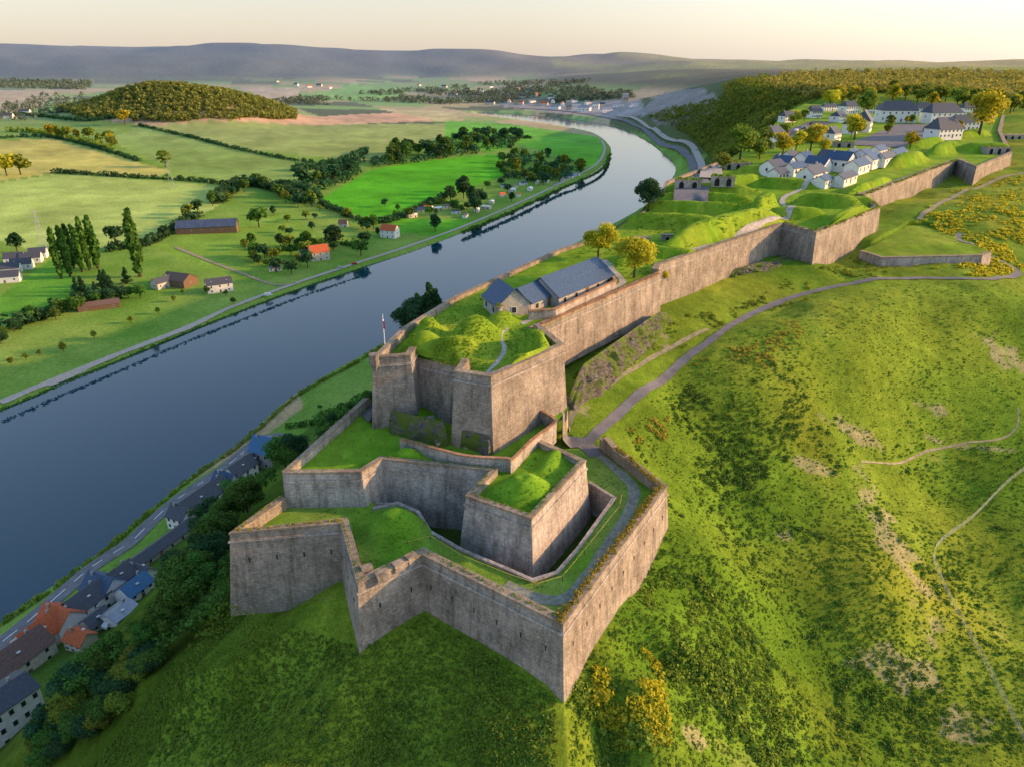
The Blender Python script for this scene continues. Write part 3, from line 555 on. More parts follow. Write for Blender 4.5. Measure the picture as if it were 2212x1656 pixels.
ribbon('ridge_track','bare dirt track crossing the right hand slope',[(1860,997),(1940,1000),(2000,975),(2080,958),(2150,950),(2195,925),(2200,880)],.45,'dirt',.04)
ribbon('rampart_path','pale gravel path behind the curtain wall',None,1.4,'gravel',.06,world=[P(x,y,107.3) for x,y in [(1125,700),(1200,668),(1300,630),(1345,610),(1325,585),(1305,560)]])
ribbon('upper_path','pale gravel path leading towards the white houses',None,1.8,'gravel',.15,world=[P(x,y,108) for x,y in [(1440,545),(1530,525),(1620,500),(1700,470),(1712,455),(1690,430),(1720,410),(1790,390),(1850,360),(1920,320)]])
ribbon('keep_path','narrow worn path climbing over the keep top',None,.7,'gravel',.06,world=[P(x,y,108) for x,y in [(1045,800),(1075,770),(1090,745),(1082,720),(1095,700)]])
ribbon('gravel_patch','small gravel apron behind the prow of the keep',None,2.0,'gravel',.07,world=[P(x,y,107.6) for x,y in [(1018,797),(1045,805),(1075,800)]])
ribbon('parade_ground','grey paved parade ground between the barracks',None,34,'lane',.2,world=[P(x,y,110) for x,y in [(1900,310),(1950,290),(2000,268)]])
ribbon('car_park','asphalt car park left of the barracks',None,16,'asphalt',.2,world=[P(x,y,110) for x,y in [(1700,292),(1740,275),(1780,262)]])
ribbon('far_bank_road','country road along the right bank past the quarry',[(1490,412),(1500,385),(1498,360),(1475,328),(1430,298),(1380,275),(1320,257),(1220,241),(1100,232)],11,'lane',.8)
ribbon('railway_cutting','pale track bed beside the far bank road',[(1535,390),(1530,360),(1500,325),(1440,288),(1390,268),(1330,250)],9,'gravel',1.0)
ribbon('farm_track','dirt farm track crossing the orchards',[(380,535),(440,560),(520,590),(590,615),(640,612)],3.5,'dirt',.3)
ribbon('slope_lane','narrow lane at the foot of the wooded slope',[(745,905),(790,880),(820,850)],2.5,'lane',.15)
md=MB(); acc=0
for i in range(len(mr)-1):
    a=Vector((mr[i][0],mr[i][1])); b2=Vector((mr[i+1][0],mr[i+1][1])); d=b2-a; acc+=d.length
    if (acc%9)<4:
        nn=Vector((-d.y,d.x)).normalized()*.14; za=float(ground(a.x,a.y)[0])+.5; zb_=float(ground(b2.x,b2.y)[0])+.5
        md.quad((a.x-nn.x,a.y-nn.y,za),(a.x+nn.x,a.y+nn.y,za),(b2.x+nn.x,b2.y+nn.y,zb_),(b2.x-nn.x,b2.y-nn.y,zb_))
tag(md.build('road_marking',M['white']),'white dashed centre line on the riverside road','road marking',kind='structure')
# ------------------------------------------------------------------ foliage
def leaves(cen,rad,k,leaf,rng,up=.0,low=.55):
    cen=np.repeat(np.asarray(cen,float),k,0); rad=np.asarray(rad,float); rad=np.repeat(rad if rad.ndim==2 else np.stack([rad]*3,1),k,0); n=len(cen)
    d=rng.normal(size=(n,3)); d/=np.linalg.norm(d,axis=1)[:,None]; d[:,2]=np.where(d[:,2]<-.5,-d[:,2],d[:,2])
    pos=cen+d*rad*rng.uniform(low,1.05,(n,1)); nn=d+rng.normal(size=(n,3))*.55; nn[:,2]+=up; nn/=np.linalg.norm(nn,axis=1)[:,None]
    t=np.cross(nn,rng.normal(size=(n,3))); t/=np.linalg.norm(t,axis=1)[:,None]+1e-9; bt=np.cross(nn,t)
    lf=np.repeat(np.broadcast_to(np.asarray(leaf,float),(n//k,)),k)[:,None]*rng.uniform(.6,1.35,(n,1)); 
    v=np.stack([pos-t*lf*.5-bt*lf*.3,pos+t*lf*.45-bt*lf*.5,pos+t*lf*.5+bt*lf*.4,pos-t*lf*.3+bt*lf*.5],1).reshape(-1,3)
    f=np.arange(4*n).reshape(n,4); var=np.clip(.45*rng.random(n)+.4*np.repeat(rng.random(n//k),k)+.25*d[:,2],0,1)
    return v,f,var
def cloud(name,cen,rad,k,leaf,m,label=None,cat=None,kind=None,parent=None,seed=1,up=0,group=None):
    v,f,var=leaves(cen,rad,k,leaf,np.random.default_rng(seed),up)
    o=npmesh(name,v,f,m,[('Var','FLOAT','FACE',var)],False,parent); return tag(o,label,cat,group,kind)
PROTO={}
def proto(kind,lod,mt,var):
    key=(kind,lod,mt,var)
    if key in PROTO: return PROTO[key]
    rng=np.random.default_rng(len(kind)*100+lod*10+var*17); tot={0:5200,1:1300,2:420}[lod]; leaf={0:.032,1:.058,2:.095}[lod]
    if kind=='round':
        nl=16; d=rng.normal(size=(nl,3)); d/=np.linalg.norm(d,axis=1)[:,None]; c=d*np.array([.25,.25,.24])*rng.uniform(.6,1.1,(nl,1))+np.array([0,0,.55]); r=rng.uniform(.13,.21,nl); th=.28
    elif kind=='poplar':
        nl=16; zz=np.linspace(.1,.95,nl); c=np.stack([rng.uniform(-.015,.015,nl),rng.uniform(-.015,.015,nl),zz],1); w=.085*np.sin(np.pi*np.clip(zz,.1,.97))**.6; r=np.stack([w,w,np.full(nl,.08)],1); th=.2; tot=900; leaf=.05
    elif kind=='conifer':
        nl=18; zz=np.linspace(.12,.96,nl); a=rng.uniform(0,6.28,nl); w=.24*(1.02-zz); c=np.stack([np.cos(a)*w*.5,np.sin(a)*w*.5,zz],1); r=np.stack([w*.8+.02,w*.8+.02,np.full(nl,.06)],1); th=.3
    else:
        nl=9; d=rng.normal(size=(nl,3)); d/=np.linalg.norm(d,axis=1)[:,None]; d[:,2]=abs(d[:,2]); c=d*np.array([.4,.4,.35])*rng.uniform(.4,1,(nl,1))+np.array([0,0,.35]); r=rng.uniform(.2,.34,nl); th=.2
    v,f,va=leaves(c,r,tot//nl,leaf if kind!='bush' else leaf*1.6,rng); v[:,2]=np.maximum(v[:,2],.02)
    o=npmesh('crown',v,f,M[mt],[('Var','FLOAT','FACE',va)])
    t=MB(); t.tube((0,0,-.05),(0,0,th),.028,.018,7); t.tube((0,0,th*.9),(.02,.01,.75 if kind!='bush' else .4),.018,.006,6)
    if kind=='round':
        for a in range(4): t.tube((0,0,th*.85),(.2*math.cos(a*1.6+var),.2*math.sin(a*1.6+var),.62),.012,.004,5)
    tr=t.build('trunk',M['bark']); PROTO[key]=(o.data,tr.data); bpy.data.objects.remove(o); bpy.data.objects.remove(tr); return PROTO[key]
def plant(kind,px,py,h,mt,label,cat='tree',group=None,name=None,lod=None,world=None,w=1.0):
    p=world if world is not None else hit(px,py)
    if p is None or np.isnan(p[0]): return
    if lod is None: lod=0 if p[1]<230 else (1 if p[1]<500 else 2)
    cr,tr=proto(kind,lod,mt,random.randrange(3)); s=h*random.uniform(.9,1.1)
    e=empty(name or {'round':'broadleaf_tree','poplar':'poplar_tree','conifer':'conifer_tree','bush':'bush'}[kind],(p[0],p[1],p[2]-.1),random.uniform(0,6.28),(s*w*random.uniform(.9,1.12),s*w*random.uniform(.9,1.12),s),label,cat,group)
    link('crown',cr,None,e); link('trunk',tr,None,e); return e
def scatter(poly,n,kind,hr,mt,label,group,cat='tree',w=1.0,seed=0):
    rg=np.random.default_rng(seed+n); xs=[p[0] for p in poly]; ys_=[p[1] for p in poly]; pts=[]
    while len(pts)<n:
        x=rg.uniform(min(xs),max(xs)); y=rg.uniform(min(ys_),max(ys_))
        if inpoly([x],[y],poly)[0] and all((x-a)**2+((y-b)*2)**2>60 for a,b in pts[-40:]): pts.append((x,y))
    h=hits([p[0] for p in pts],[p[1] for p in pts])
    for q in h:
        if np.isnan(q[0]) or inpoly([q[0]],[q[1]],RIV)[0]: continue
        plant(kind,0,0,rg.uniform(*hr),random.choice(mt),label,cat,group,world=q,w=w)
def row_(pl,n,kind,hr,mt,label,group,jit=4,w=1.0,cat='tree'):
    s=smooth([(float(a),float(b)) for a,b in pl],8); idx=np.linspace(0,len(s)-1,n)
    pts=[(np.interp(i,range(len(s)),[q[0] for q in s])+random.uniform(-jit,jit),np.interp(i,range(len(s)),[q[1] for q in s])+random.uniform(-jit,jit)*.5) for i in idx]
    for q in hits([p[0] for p in pts],[p[1] for p in pts]):
        if np.isnan(q[0]) or inpoly([q[0]],[q[1]],RIV)[0]: continue
        plant(kind,0,0,random.uniform(*hr),random.choice(mt),label,cat,group,world=q,w=w)
LW=[(640,402),(740,368),(790,345),(860,330),(1040,290),(1110,290),(1140,300),(1060,328),(900,352),(800,364),(740,398),(700,412)]
CW=[(1075,350),(1130,328),(1240,352),(1262,374),(1180,402),(1085,385)]
scatter(LW,50,'round',(19,27),['ld','lg','ld'],'dark green tree in the long wood between the pale fields','trees of the long wood',seed=1,w=1.2)
scatter(CW,26,'round',(14,21),['ld','lg','ly'],'leafy tree in the wood beside the riverside chalets','trees by the chalets',seed=2,w=1.15)
row_([(415,470),(500,425),(560,400),(620,440),(680,445)],16,'round',(12,18),['ld','lg','ly'],'hedgerow tree behind the large dark roofed barn','trees behind the barn',8)
scatter([(540,500),(620,440),(760,470),(830,500),(740,570),(600,600),(520,560)],38,'round',(7,15),['lg','ly','ld'],'orchard tree scattered in the riverside meadow','orchard trees',seed=3,w=1.15)
scatter([(960,445),(1010,400),(1060,430),(1040,465)],8,'round',(19,24),['ld'],'tall dark tree at the edge of the caravan park','dark trees at the caravan park',seed=4,w=.9)
row_([(370,735),(430,700),(520,668),(640,625),(700,605),(800,575),(900,545),(985,510),(1060,478),(1150,435),(1230,400),(1290,375)],24,'round',(6,13),['ld','lg'],'shrubby tree on the far river bank at the water edge','bankside trees',5,1.15)
row_([(830,450),(900,470),(960,460),(1020,445),(1080,400),(1100,440)],12,'round',(8,14),['ld','lg'],'garden tree among the riverside chalets','chalet garden trees',8,1.1)
for i,(px,py,h) in enumerate([(133,602,36),(152,598,38),(178,588,36),(194,584,42),(212,580,42),(303,598,52),(160,580,34)]):
    plant('poplar',px,py,h,'lg',['leftmost slim poplar of the row near the white houses','second slim poplar of the row from the left','third poplar of the row from the left','tall poplar in the middle of the tight clump','tall rightmost poplar of the clump','tallest poplar standing alone right of the row','poplar standing behind the second one'][i],'poplar','poplars by the village')
scatter([(140,635),(290,605),(300,625),(260,650),(150,660)],12,'conifer',(9,14),['ld'],'dark conifer in the garden below the poplars','garden conifers',w=1.3,seed=5)
row_([(0,740),(60,700),(140,680),(230,650),(300,640)],13,'round',(8,12),['ld','lg'],'bushy tree in the dark hedge along the lower meadow','hedge trees of the lower meadow',10,1.3)
row_([(20,790),(120,760),(300,690),(420,640),(500,650)],12,'round',(4,6),['ly','lg'],'small fruit tree standing in the meadow by the towpath','meadow fruit trees',16)
for i,(px,py,h,mt) in enumerate([(15,380,34,'lo'),(45,378,26,'ly'),(270,270,34,'lo'),(358,362,26,'ly'),(560,492,22,'lg'),(720,538,19,'ld'),(780,553,17,'lg'),(250,530,20,'ld'),(38,545,17,'ld'),(940,500,18,'ld')]):
    plant('round',px,py,h,mt,['golden tree at the left edge beside the yellow field','olive tree right beside the golden one at the left edge','lone golden tree below the wooded hill','large round tree at the foot of the lattice pylon','large green tree right of the dark roofed barn','dark rounded tree by the orange roofed house','green tree by the river behind the red car','dark tree at the top of the poplar meadow','dark tree beside the white village houses','slender dark tree on the caravan park lawn'][i],group=None,w=1.2)
row_([(110,298),(150,300),(190,305),(230,315),(250,322)],9,'round',(18,26),['lo','ly'],'golden tree in the group by the yellow strip field','golden field trees',8)
scatter([(170,1520),(230,1460),(320,1395),(400,1320),(465,1220),(495,1155),(570,1052),(618,1012),(650,992),(640,972),(608,1022),(520,1078),(455,1150),(430,1225),(385,1335),(275,1420),(175,1490)],50,'round',(5,8.5),['lg','lg','ld'],'green tree on the wooded slope behind the road houses','trees of the wooded slope',seed=6,w=1.3)
scatter([(90,1656),(180,1600),(300,1500),(350,1430),(300,1430),(190,1510),(120,1560),(80,1620)],40,'bush',(2.4,4.6),['ld','lg','lg','ly'],'thick green bush on the slope at the lower left','bushes at the lower left',cat='bush',seed=7,w=1.3)
row_([(680,920),(740,905),(800,872),(770,885),(690,880)],7,'bush',(2,3.4),['lg','ld'],'green bush beside the lane left of the keep','bushes beside the lane',6,cat='bush')
for i,(dx,dy) in enumerate([(0,0),(18,-4),(34,2),(50,-8),(64,-2),(26,10),(46,8)]):
    p=P(880+dx,722+dy,92); plant('conifer' if i>2 else 'round',0,0,11 if i>2 else 9,'ld','dark tree in the clump outside the left wall of the keep','tree','clump outside the keep',world=(p[0],p[1],91.5),w=1.25)
CT=[(1292,556,10.5,'lo','round','large golden tree behind the dark barracks roof'),(1370,600,10.5,'lo','round','bright golden tree against the curtain wall'),(1407,430,19,'lg','round','lone rounded green tree above the river bend'),
 (1400,455,11,'ld','round','lower dark tree beside the lone rounded green tree'),(1598,345,17,'ly','round','green tree on the ramparts left of the white houses'),(1690,338,13,'lo','round','gold tree left of the white houses'),(1718,330,13,'lo','round','second gold tree left of the white houses'),(1750,328,17,'lo','round','tallest gold tree above the white houses'),
 (1845,302,17,'lo','round','gold tree in front of the large barracks'),(1870,255,20,'ly','round','tree behind the steep roofed white house'),(2115,290,26,'lo','round','tall gold tree right of the parade ground'),(1640,345,9,'ly','round','small olive tree beside the rampart wall'),(1780,335,8,'lo','round','small gold tree near the white row houses'),(2010,232,16,'lo','round','round tree behind the parade ground barracks'),(1965,322,9,'lo','round','small gold tree on the bank below the parade ground'),(1560,372,8,'ly','round','small olive tree at the river side of the ramparts')]
for px,py,h,mt,k,lab in CT: plant(k,px,py,h,mt,lab,w=1.15)
scatter([(1600,330),(1700,270),(1760,240),(1700,300),(1640,340)],9,'round',(7,11),['ly','lo'],'olive tree along the wooded river side edge of the citadel','edge trees of the citadel',seed=18,w=1.1)
scatter([(1780,300),(1980,250),(2120,270),(2140,310),(1980,300),(1860,320)],10,'round',(6,10),['ly','lo'],'small golden tree scattered between the barracks','trees between the barracks',seed=19,w=1.1)
plant('bush',1432,606,3.4,'lo','yellow ivy clump hanging over the curtain wall corner','bush',w=.7)
scatter([(1780,235),(1800,200),(1900,205),(2050,215),(2212,235),(2230,260),(2120,240),(1960,222)],34,'round',(13,21),['lo','ly','ly'],'sunlit tree in the belt behind the barracks','trees behind the barracks',seed=8,w=1.25)
# hedges
def hedge(label,pl,r,mt='ld',dens=1.0):
    w=np.array(wl(smooth([(float(a),float(b)) for a,b in pl],10))); s=np.concatenate([[0],np.cumsum(np.hypot(*np.diff(w,axis=0).T))]); n=int(max(8,s[-1]/r*dens)); t=np.linspace(0,s[-1],n)
    x=np.interp(t,s,w[:,0])+RG.uniform(-.6,.6,n)*r; y=np.interp(t,s,w[:,1])+RG.uniform(-.6,.6,n)*r; rr=r*RG.uniform(.5,1.6,n)
    z=ground(x,y)+rr*.4
    cloud('hedgerow',np.stack([x,y,z],1),np.stack([rr,rr,rr],1),40,rr*.4,M[mt],label,'hedge',seed=n)
hedge('low hedge above the pale meadow with pylons',[(120,374),(300,385),(420,392),(500,402)],3)
hedge('thin hedge between the two yellow fields on the left',[(0,300),(110,298),(240,330),(300,350)],3)
hedge('thick hedge under the pale meadow beside the poplars',[(230,545),(330,525),(385,490),(430,470)],4.2,dens=1.4)
hedge('dark hedge line dividing the striped field from the green field',[(300,272),(420,300),(520,325),(640,348),(740,358)],3)
hedge('thick hedge climbing from the barn towards the long wood',[(470,440),(520,400),(600,415),(660,440)],6,dens=2.2)
hedge('hedge joining the tree row to the long wood',[(640,370),(700,362),(750,350),(790,330)],5.2,dens=2)
hedge('long dark hedge at the lower left meadow',[(0,720),(80,695),(150,668),(250,645)],4.5,dens=1.4)
hedge('shrub line along the right edge of the bright meadow',[(1100,320),(1120,300),(1145,300)],3.5)
hedge('reedy shrubs along the far river edge',[(0,890),(120,838),(250,785),(400,722),(520,676),(640,630),(780,584)],.9,'lg',.8)
hedge('shrubs along the outer river bend',[(1000,506),(1100,464),(1200,416),(1295,372),(1318,335)],1.8,'lg')
hedge('brush along the near river edge',[(0,1352),(120,1270),(250,1172),(400,1046),(520,962),(640,858),(760,790),(830,748)],1.0,'ly',.9)
hedge('hedge around the caravan park gardens',[(850,470),(900,455),(950,440),(1000,455)],2.8,'lg')
hedge('roadside hedge above the riverside road',[(620,925),(680,915),(740,895),(790,870)],1.3,'lg')
hedge('scrubby hedge at the far left by the tan field',[(0,255),(60,250),(180,262),(260,255)],4)
hedge('dark hedge across the far left green field',[(110,246),(200,236),(250,232)],3.5)
hedge('line of shrubs beneath the wooded hill',[(20,285),(90,290),(200,315),(240,325)],5,'ly')
hedge('hedge between the pale meadow and the orchard',[(500,405),(560,402),(640,408),(690,430)],5,dens=2)
hedge('garden hedge beside the stone house with orange roof',[(600,545),(660,530),(720,525),(790,540)],2.4,'lg')
hedge('bushy hedge along the edge of the bright meadow',[(690,440),(780,478),(850,478),(930,440),(965,425)],3.2,'ld',1.3)
# ------------------------------------------------------------------ far woods and ground cover
def worldwood(name,label,fn,n,r,mt,k=22,seed=1,leafr=.45):
    rg=np.random.default_rng(seed); pts=fn(rg,n); x,y=pts[:,0],pts[:,1]; z=H(x,y); rr=rg.uniform(r*.7,r*1.3,len(x))
    cloud(name,np.stack([x,y,z+rr*.6],1),np.stack([rr,rr,rr*1.15],1),k,rr*leafr,M[mt],label,'wood','stuff',seed=seed)
def hillf(rg,n):
    x=rg.uniform(HX-300,HX+230,n*2); y=rg.uniform(HY-240,HY+240,n*2); m=hq(x,y)<1.05+.35*vnoise(x,y,60,4); return np.stack([x[m],y[m]],1)[:n]
worldwood('wooded_hill','rounded hill covered in dense woodland beyond the fields',hillf,4200,6.5,'lhill',26,3)
def pxs(poly,full=False):
    def f(rg,n):
        xs=[p[0] for p in poly]; ys_=[p[1] for p in poly]; x=rg.uniform(min(xs),max(xs),n*3); y=rg.uniform(min(ys_),max(ys_),n*3); m=inpoly(x,y,poly); x=x[m][:n]; y=y[m][:n]; h=hits(x,y,full); h=h[~np.isnan(h[:,0])]; h=h[~inpoly(h[:,0],h[:,1],RIV)]; return h[:,:2]
    return f
worldwood('wood_understorey','dense undergrowth filling the long wood',pxs(LW),280,5.5,'ld',30,41)
worldwood('wood_understorey','dense undergrowth filling the wood by the chalets',pxs(CW),140,4.5,'ld',30,42)
worldwood('gorge_woods','dense woods on the steep side of the gorge below the citadel',pxs([(1545,380),(1540,345),(1500,305),(1450,272),(1400,255),(1440,238),(1560,215),(1560,185),(1640,165),(1760,180),(1740,215),(1690,250),(1640,290),(1575,345),(1550,385)]),2900,4.0,'ly',20,4)
worldwood('plateau_woods','golden lit woods on the plateau behind the citadel',pxs([(1640,185),(1700,160),(1900,155),(2212,160),(2400,160),(2400,230),(2212,225),(2000,205),(1800,200),(1740,220)]),2500,5.5,'lplat',20,5)
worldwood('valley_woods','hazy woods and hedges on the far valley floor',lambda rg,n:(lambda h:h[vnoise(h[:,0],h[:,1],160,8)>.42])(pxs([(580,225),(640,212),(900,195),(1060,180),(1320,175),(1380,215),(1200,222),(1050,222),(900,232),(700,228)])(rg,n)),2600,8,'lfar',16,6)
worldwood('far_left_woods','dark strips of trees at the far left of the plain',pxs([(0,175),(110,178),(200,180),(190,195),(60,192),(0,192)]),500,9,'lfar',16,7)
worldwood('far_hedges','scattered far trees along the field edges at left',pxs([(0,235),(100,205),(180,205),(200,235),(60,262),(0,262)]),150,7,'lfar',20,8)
worldwood('river_slope_scrub','tangled scrub on the river side slope of the hill',pxs([(440,1290),(500,1140),(612,1002),(728,922),(785,888),(822,874),(770,882),(655,975),(575,1025),(515,1080),(460,1180),(410,1310)]),900,1.3,'lg',26,9,.4)
def cover(name,label,poly,n,r,k,mt,seed,leafr=.5,dens=0,flat=.6,full=False):
    rg=np.random.default_rng(seed); p=pxs(poly,full)(rg,n); x,y=p[:,0],p[:,1]; ok=np.ones(len(x),bool)
    for pts,w in ROADW: ok&=pdist(x,y,pts[::3]+[pts[-1]])>w/2+.3
    if not full:
        for pl,_,_ in TERR: ok&=~(inpoly(x,y,pl))
    nz=vnoise(x,y,9,seed+60)*.6+vnoise(x,y,3,seed+61)*.4; ok&=nz>dens; x=x[ok];y=y[ok]; z=ground(x,y) if full else H(x,y); rr=r*rg.uniform(.5,1.5,len(x))*(.6+.8*vnoise(x,y,6,seed+62))
    cloud(name,np.stack([x,y,z+rr*.12],1),np.stack([rr,rr,rr*flat],1),k,rr*leafr,M[mt],label,'undergrowth','stuff',seed=seed)
HS=[(1230,1656),(1225,1500),(1445,1150),(1450,1040),(1350,940),(1420,850),(1560,740),(1700,665),(1880,615),(2212,610),(2260,1656)]
LS=[(200,1656),(480,1300),(780,1400),(920,1330),(1200,1500),(1200,1656)]
cover('tall_grass','tall yellow green grass covering the right slope',HS,15000,.2,9,'lgr',11,.75,0,.45)
cover('low_shrubs','low green shrubs scattered over the right slope',[(1230,1656),(1225,1500),(1445,1150),(1500,1000),(1800,900),(2212,950),(2260,1656)],3200,.45,26,'lg',12,.42,.55)
cover('slope_scrub','dark scrub in the hollow below the winding path',[(1360,940),(1440,860),(1640,760),(1760,860),(1700,1000),(1500,1150),(1450,1100)],1500,.42,24,'lg',23,.42,.5)
cover('bramble','olive brambles on the sunlit slope beside the bastion',[(1225,1656),(1225,1500),(1445,1150),(1650,1400),(1900,1656)],1800,.55,28,'ly',13,.4,.48)
cover('golden_scrub','golden yellow scrub at the foot of the sunlit bastion face',[(1225,1640),(1230,1500),(1330,1350),(1420,1420),(1450,1600)],700,.5,26,'lo',24,.4,.52)
cover('left_grass','dark meadow grass on the shaded slope before the bastion',LS,9000,.2,8,'lgr',14,.75,0,.5)
cover('left_shrubs','low shrubs dotted over the shaded meadow',LS,500,.35,24,'lg',15,.4,.5)
cover('edge_shrubs','bushes along the steep left edge of the meadow',[(100,1656),(340,1410),(480,1300),(500,1170),(455,1210),(330,1400),(120,1560)],1500,1.0,30,'lg',16,.4,.22)
cover('ditch_scrub','scrub along the foot of the long curtain walls',[(1225,870),(1240,810),(1440,715),(1445,690),(1600,660),(1700,600),(1900,540),(2200,400),(2212,440),(1900,600),(1640,680),(1440,765)],3000,.5,20,'ly',17,.42,.42)
cover('bank_grass','golden grass banks below the far ramparts',[(1900,520),(2060,410),(2212,380),(2212,590),(2120,600),(1900,560)],2600,.6,14,'lo',18,.6,.42)
cover('path_shrubs','yellow tinged shrubs beside the winding path',[(1320,960),(1500,780),(1700,680),(1760,700),(1600,840),(1420,960)],900,.38,26,'lrust',19,.42,.56)
cover('keep_grass','rough bright grass on top of the keep',[(860,770),(850,730),(960,650),(1080,640),(1200,740),(1060,810)],2600,.14,8,'lgb',20,.7,.3,.6,True)
cover('terrace_grass','tufted grass on the inner and outer terraces',[(560,1110),(680,1010),(830,880),(1100,980),(1200,940),(1400,1050),(1210,1320),(900,1190),(780,1240),(740,1130)],2600,.1,8,'lgb',21,.7,.4,.6,True)
cover('rampart_grass','rough bright grass over the long green ramparts',[(1150,650),(1270,520),(1400,440),(1600,390),(1850,380),(1890,450),(1700,480),(1430,590)],2600,.3,8,'lgb',22,.6,.5,.5,True)
def tops(label,pts,r,n,mt,seed):
    a=np.array([(p[0],p[1],p[2]) for p in pts]); s=np.concatenate([[0],np.cumsum(np.hypot(*np.diff(a[:,:2],axis=0).T))]); rg=np.random.default_rng(seed); t=rg.uniform(0,s[-1],n)
    x=np.interp(t,s,a[:,0])+rg.normal(0,r*.7,n); y=np.interp(t,s,a[:,1])+rg.normal(0,r*.7,n); z=np.interp(t,s,a[:,2]); rr=r*rg.uniform(.4,1.2,n)
    cloud('wall_top_plants',np.stack([x,y,z+.1],1),np.stack([rr,rr,rr*.6],1),14,rr*.5,M[mt],label,'plants','stuff',seed=seed)
tops('golden moss and weeds along the sunlit bastion wall top',[(E_[0]-.5,E_[1]+.3,93.1),(F_[0]-.8,F_[1],93.1),(G_[0],G_[1],93.4)],.32,620,'lrust',30)
tops('weeds along the shaded bastion wall top',[(B_[0],B_[1]+.4,93.1),(C_[0],C_[1]+.5,93.1),(D_[0],D_[1]+.5,93.1),(E_[0],E_[1]+.6,93.1)],.15,220,'lgr',31)
tops('rusty weeds along the left parapet top',[(AL[0],AL[1],93.2),(A_[0]+.3,A_[1]+.3,93.1),(B_[0],B_[1]+.4,93.1)],.2,140,'lrust',32)
tops('tufts on the inner bastion wall top',[(O_[0],O_[1]+.5,97.1),(N_[0],N_[1]+.5,97.1),(M_[0]+.5,M_[1]+.4,97.1),(K_[0],K_[1]+.6,97.1),(L_[0]-.5,L_[1],97.1)],.18,200,'lgr',33)
tops('ivy and weeds on the long curtain wall top',[(4,118.7,107.5),(32,154,107.5),(33,159,108.2),(76,204,108.2)],.35,420,'lrust',34)
tops('weeds on the angled bastion wall top',[(77,204,108.4),(82,193,108.4),(115.5,229,108.4),(119.5,250,108.5),(206,346,108.6)],.6,420,'ly',35)
tops('grass fringe on the keep wall top',[(V_[0],V_[1]+.6,108.4),(W_[0],W_[1]+.7,108.4),(X_[0]-.6,X_[1],108.4)],.22,160,'lgr',36)
tops('grass spilling over the recessed curtain of the keep',[(Tc[0],Tc[1]+.5,106.8),(Vb[0],Vb[1]+.5,106.8)],.35,160,'lgb',37)
# ------------------------------------------------------------------ buildings
def house(px,py,L,W,h,rh,rot,wm,rm,label,name='house',cat='house',nw=3,fl=1,ch=1,group=None,z=None,door=True,hip=0,skyl=0):
    p=hit(px,py) if z is None else np.array([*P(px,py,z),z]); a=math.radians(rot)
    e=empty(name,(p[0],p[1],p[2]-.2),a,1,label,cat,group)
    w=MB(); w.box(0,0,h/2-.6,L,W,h+1.2)
    if not hip:
        for sx in (-1,1):
            i=len(w.v); x=sx*L/2; w.v+=[(x,-W/2,h),(x,W/2,h),(x,0,h+rh*.98)]; w.uv+=[(0,0),(W,0),(W/2,rh)]; w.f.append((i,i+1,i+2))
    w.build('wall',M[wm],e)
    r=MB(); o=.35; t=.18; k=L*.5*hip
    for sy in (-1,1):
        s=rh/(W/2); ey=sy*(W/2+o); ez=h-o*s
        lo=[(-L/2-o,ey,ez),(L/2+o,ey,ez),(L/2+o-k,0,h+rh),(-L/2-o+k,0,h+rh)]; up=[(q[0],q[1],q[2]+t) for q in lo]
        i=len(r.v); r.v+=lo+up; r.uv+=[(q[0],q[1]) for q in lo+up]
        for q in ((0,1,2,3),(4,7,6,5),(0,4,5,1),(1,5,6,2),(3,2,6,7),(0,3,7,4)): r.f.append(tuple(i+j for j in q))
    if hip:
        for sx in (-1,1):
            i=len(r.v); x=sx*(L/2+o); r.v+=[(x,-W/2-o,h-o*s+t),(x,W/2+o,h-o*s+t),(sx*(L/2+o-k),0,h+rh+t)]; r.uv+=[(0,0)]*3; r.f.append((i,i+1,i+2))
    ro=r.build('roof',M[rm],e)
    for c in range(ch):
        m=MB(); xx=L*(.3-.6*c); m.box(xx,.5,h+rh*.8+.5,.7,.6,1.6); m.build('chimney',M['wallg'],ro)
    for c in range(skyl):
        m=MB(); xx=-L*.3+L*.6*c/max(1,skyl-1) if skyl>1 else 0; m.box(xx,-W*.25,h+rh*.5+t+.1,.9,1.0,.12); m.build('skylight',M['frame'],ro)
    fh=h/fl
    for sy in (-1,1):
        for j in range(fl):
            for q in range(nw):
                xx=-L/2+L*(q+.5)/nw
                if door and sy==-1 and j==0 and q==nw//2:
                    m=MB(); m.box(xx,sy*(W/2+.03),min(1.05,h*.4),1.1,.1,min(2.1,h*.8)); m.build('door',M['wallb'],e); continue
                m=MB(); m.box(xx,sy*(W/2+.02),j*fh+fh*.55,1.15,.08,min(1.5,fh*.5)); fr=m.build('window',M['frame'],e)
                m=MB(); m.box(xx,sy*(W/2+.07),j*fh+fh*.55,.9,.04,min(1.25,fh*.42)); m.build('pane',M['glass'],fr)
    for sx in (-1,1):
        if W>6:
            m=MB(); m.box(sx*(L/2+.02),0,h*.6,.08,1.1,1.3); fr=m.build('window',M['frame'],e); m=MB(); m.box(sx*(L/2+.07),0,h*.6,.04,.85,1.05); m.build('pane',M['glass'],fr)
    return e
RD=68
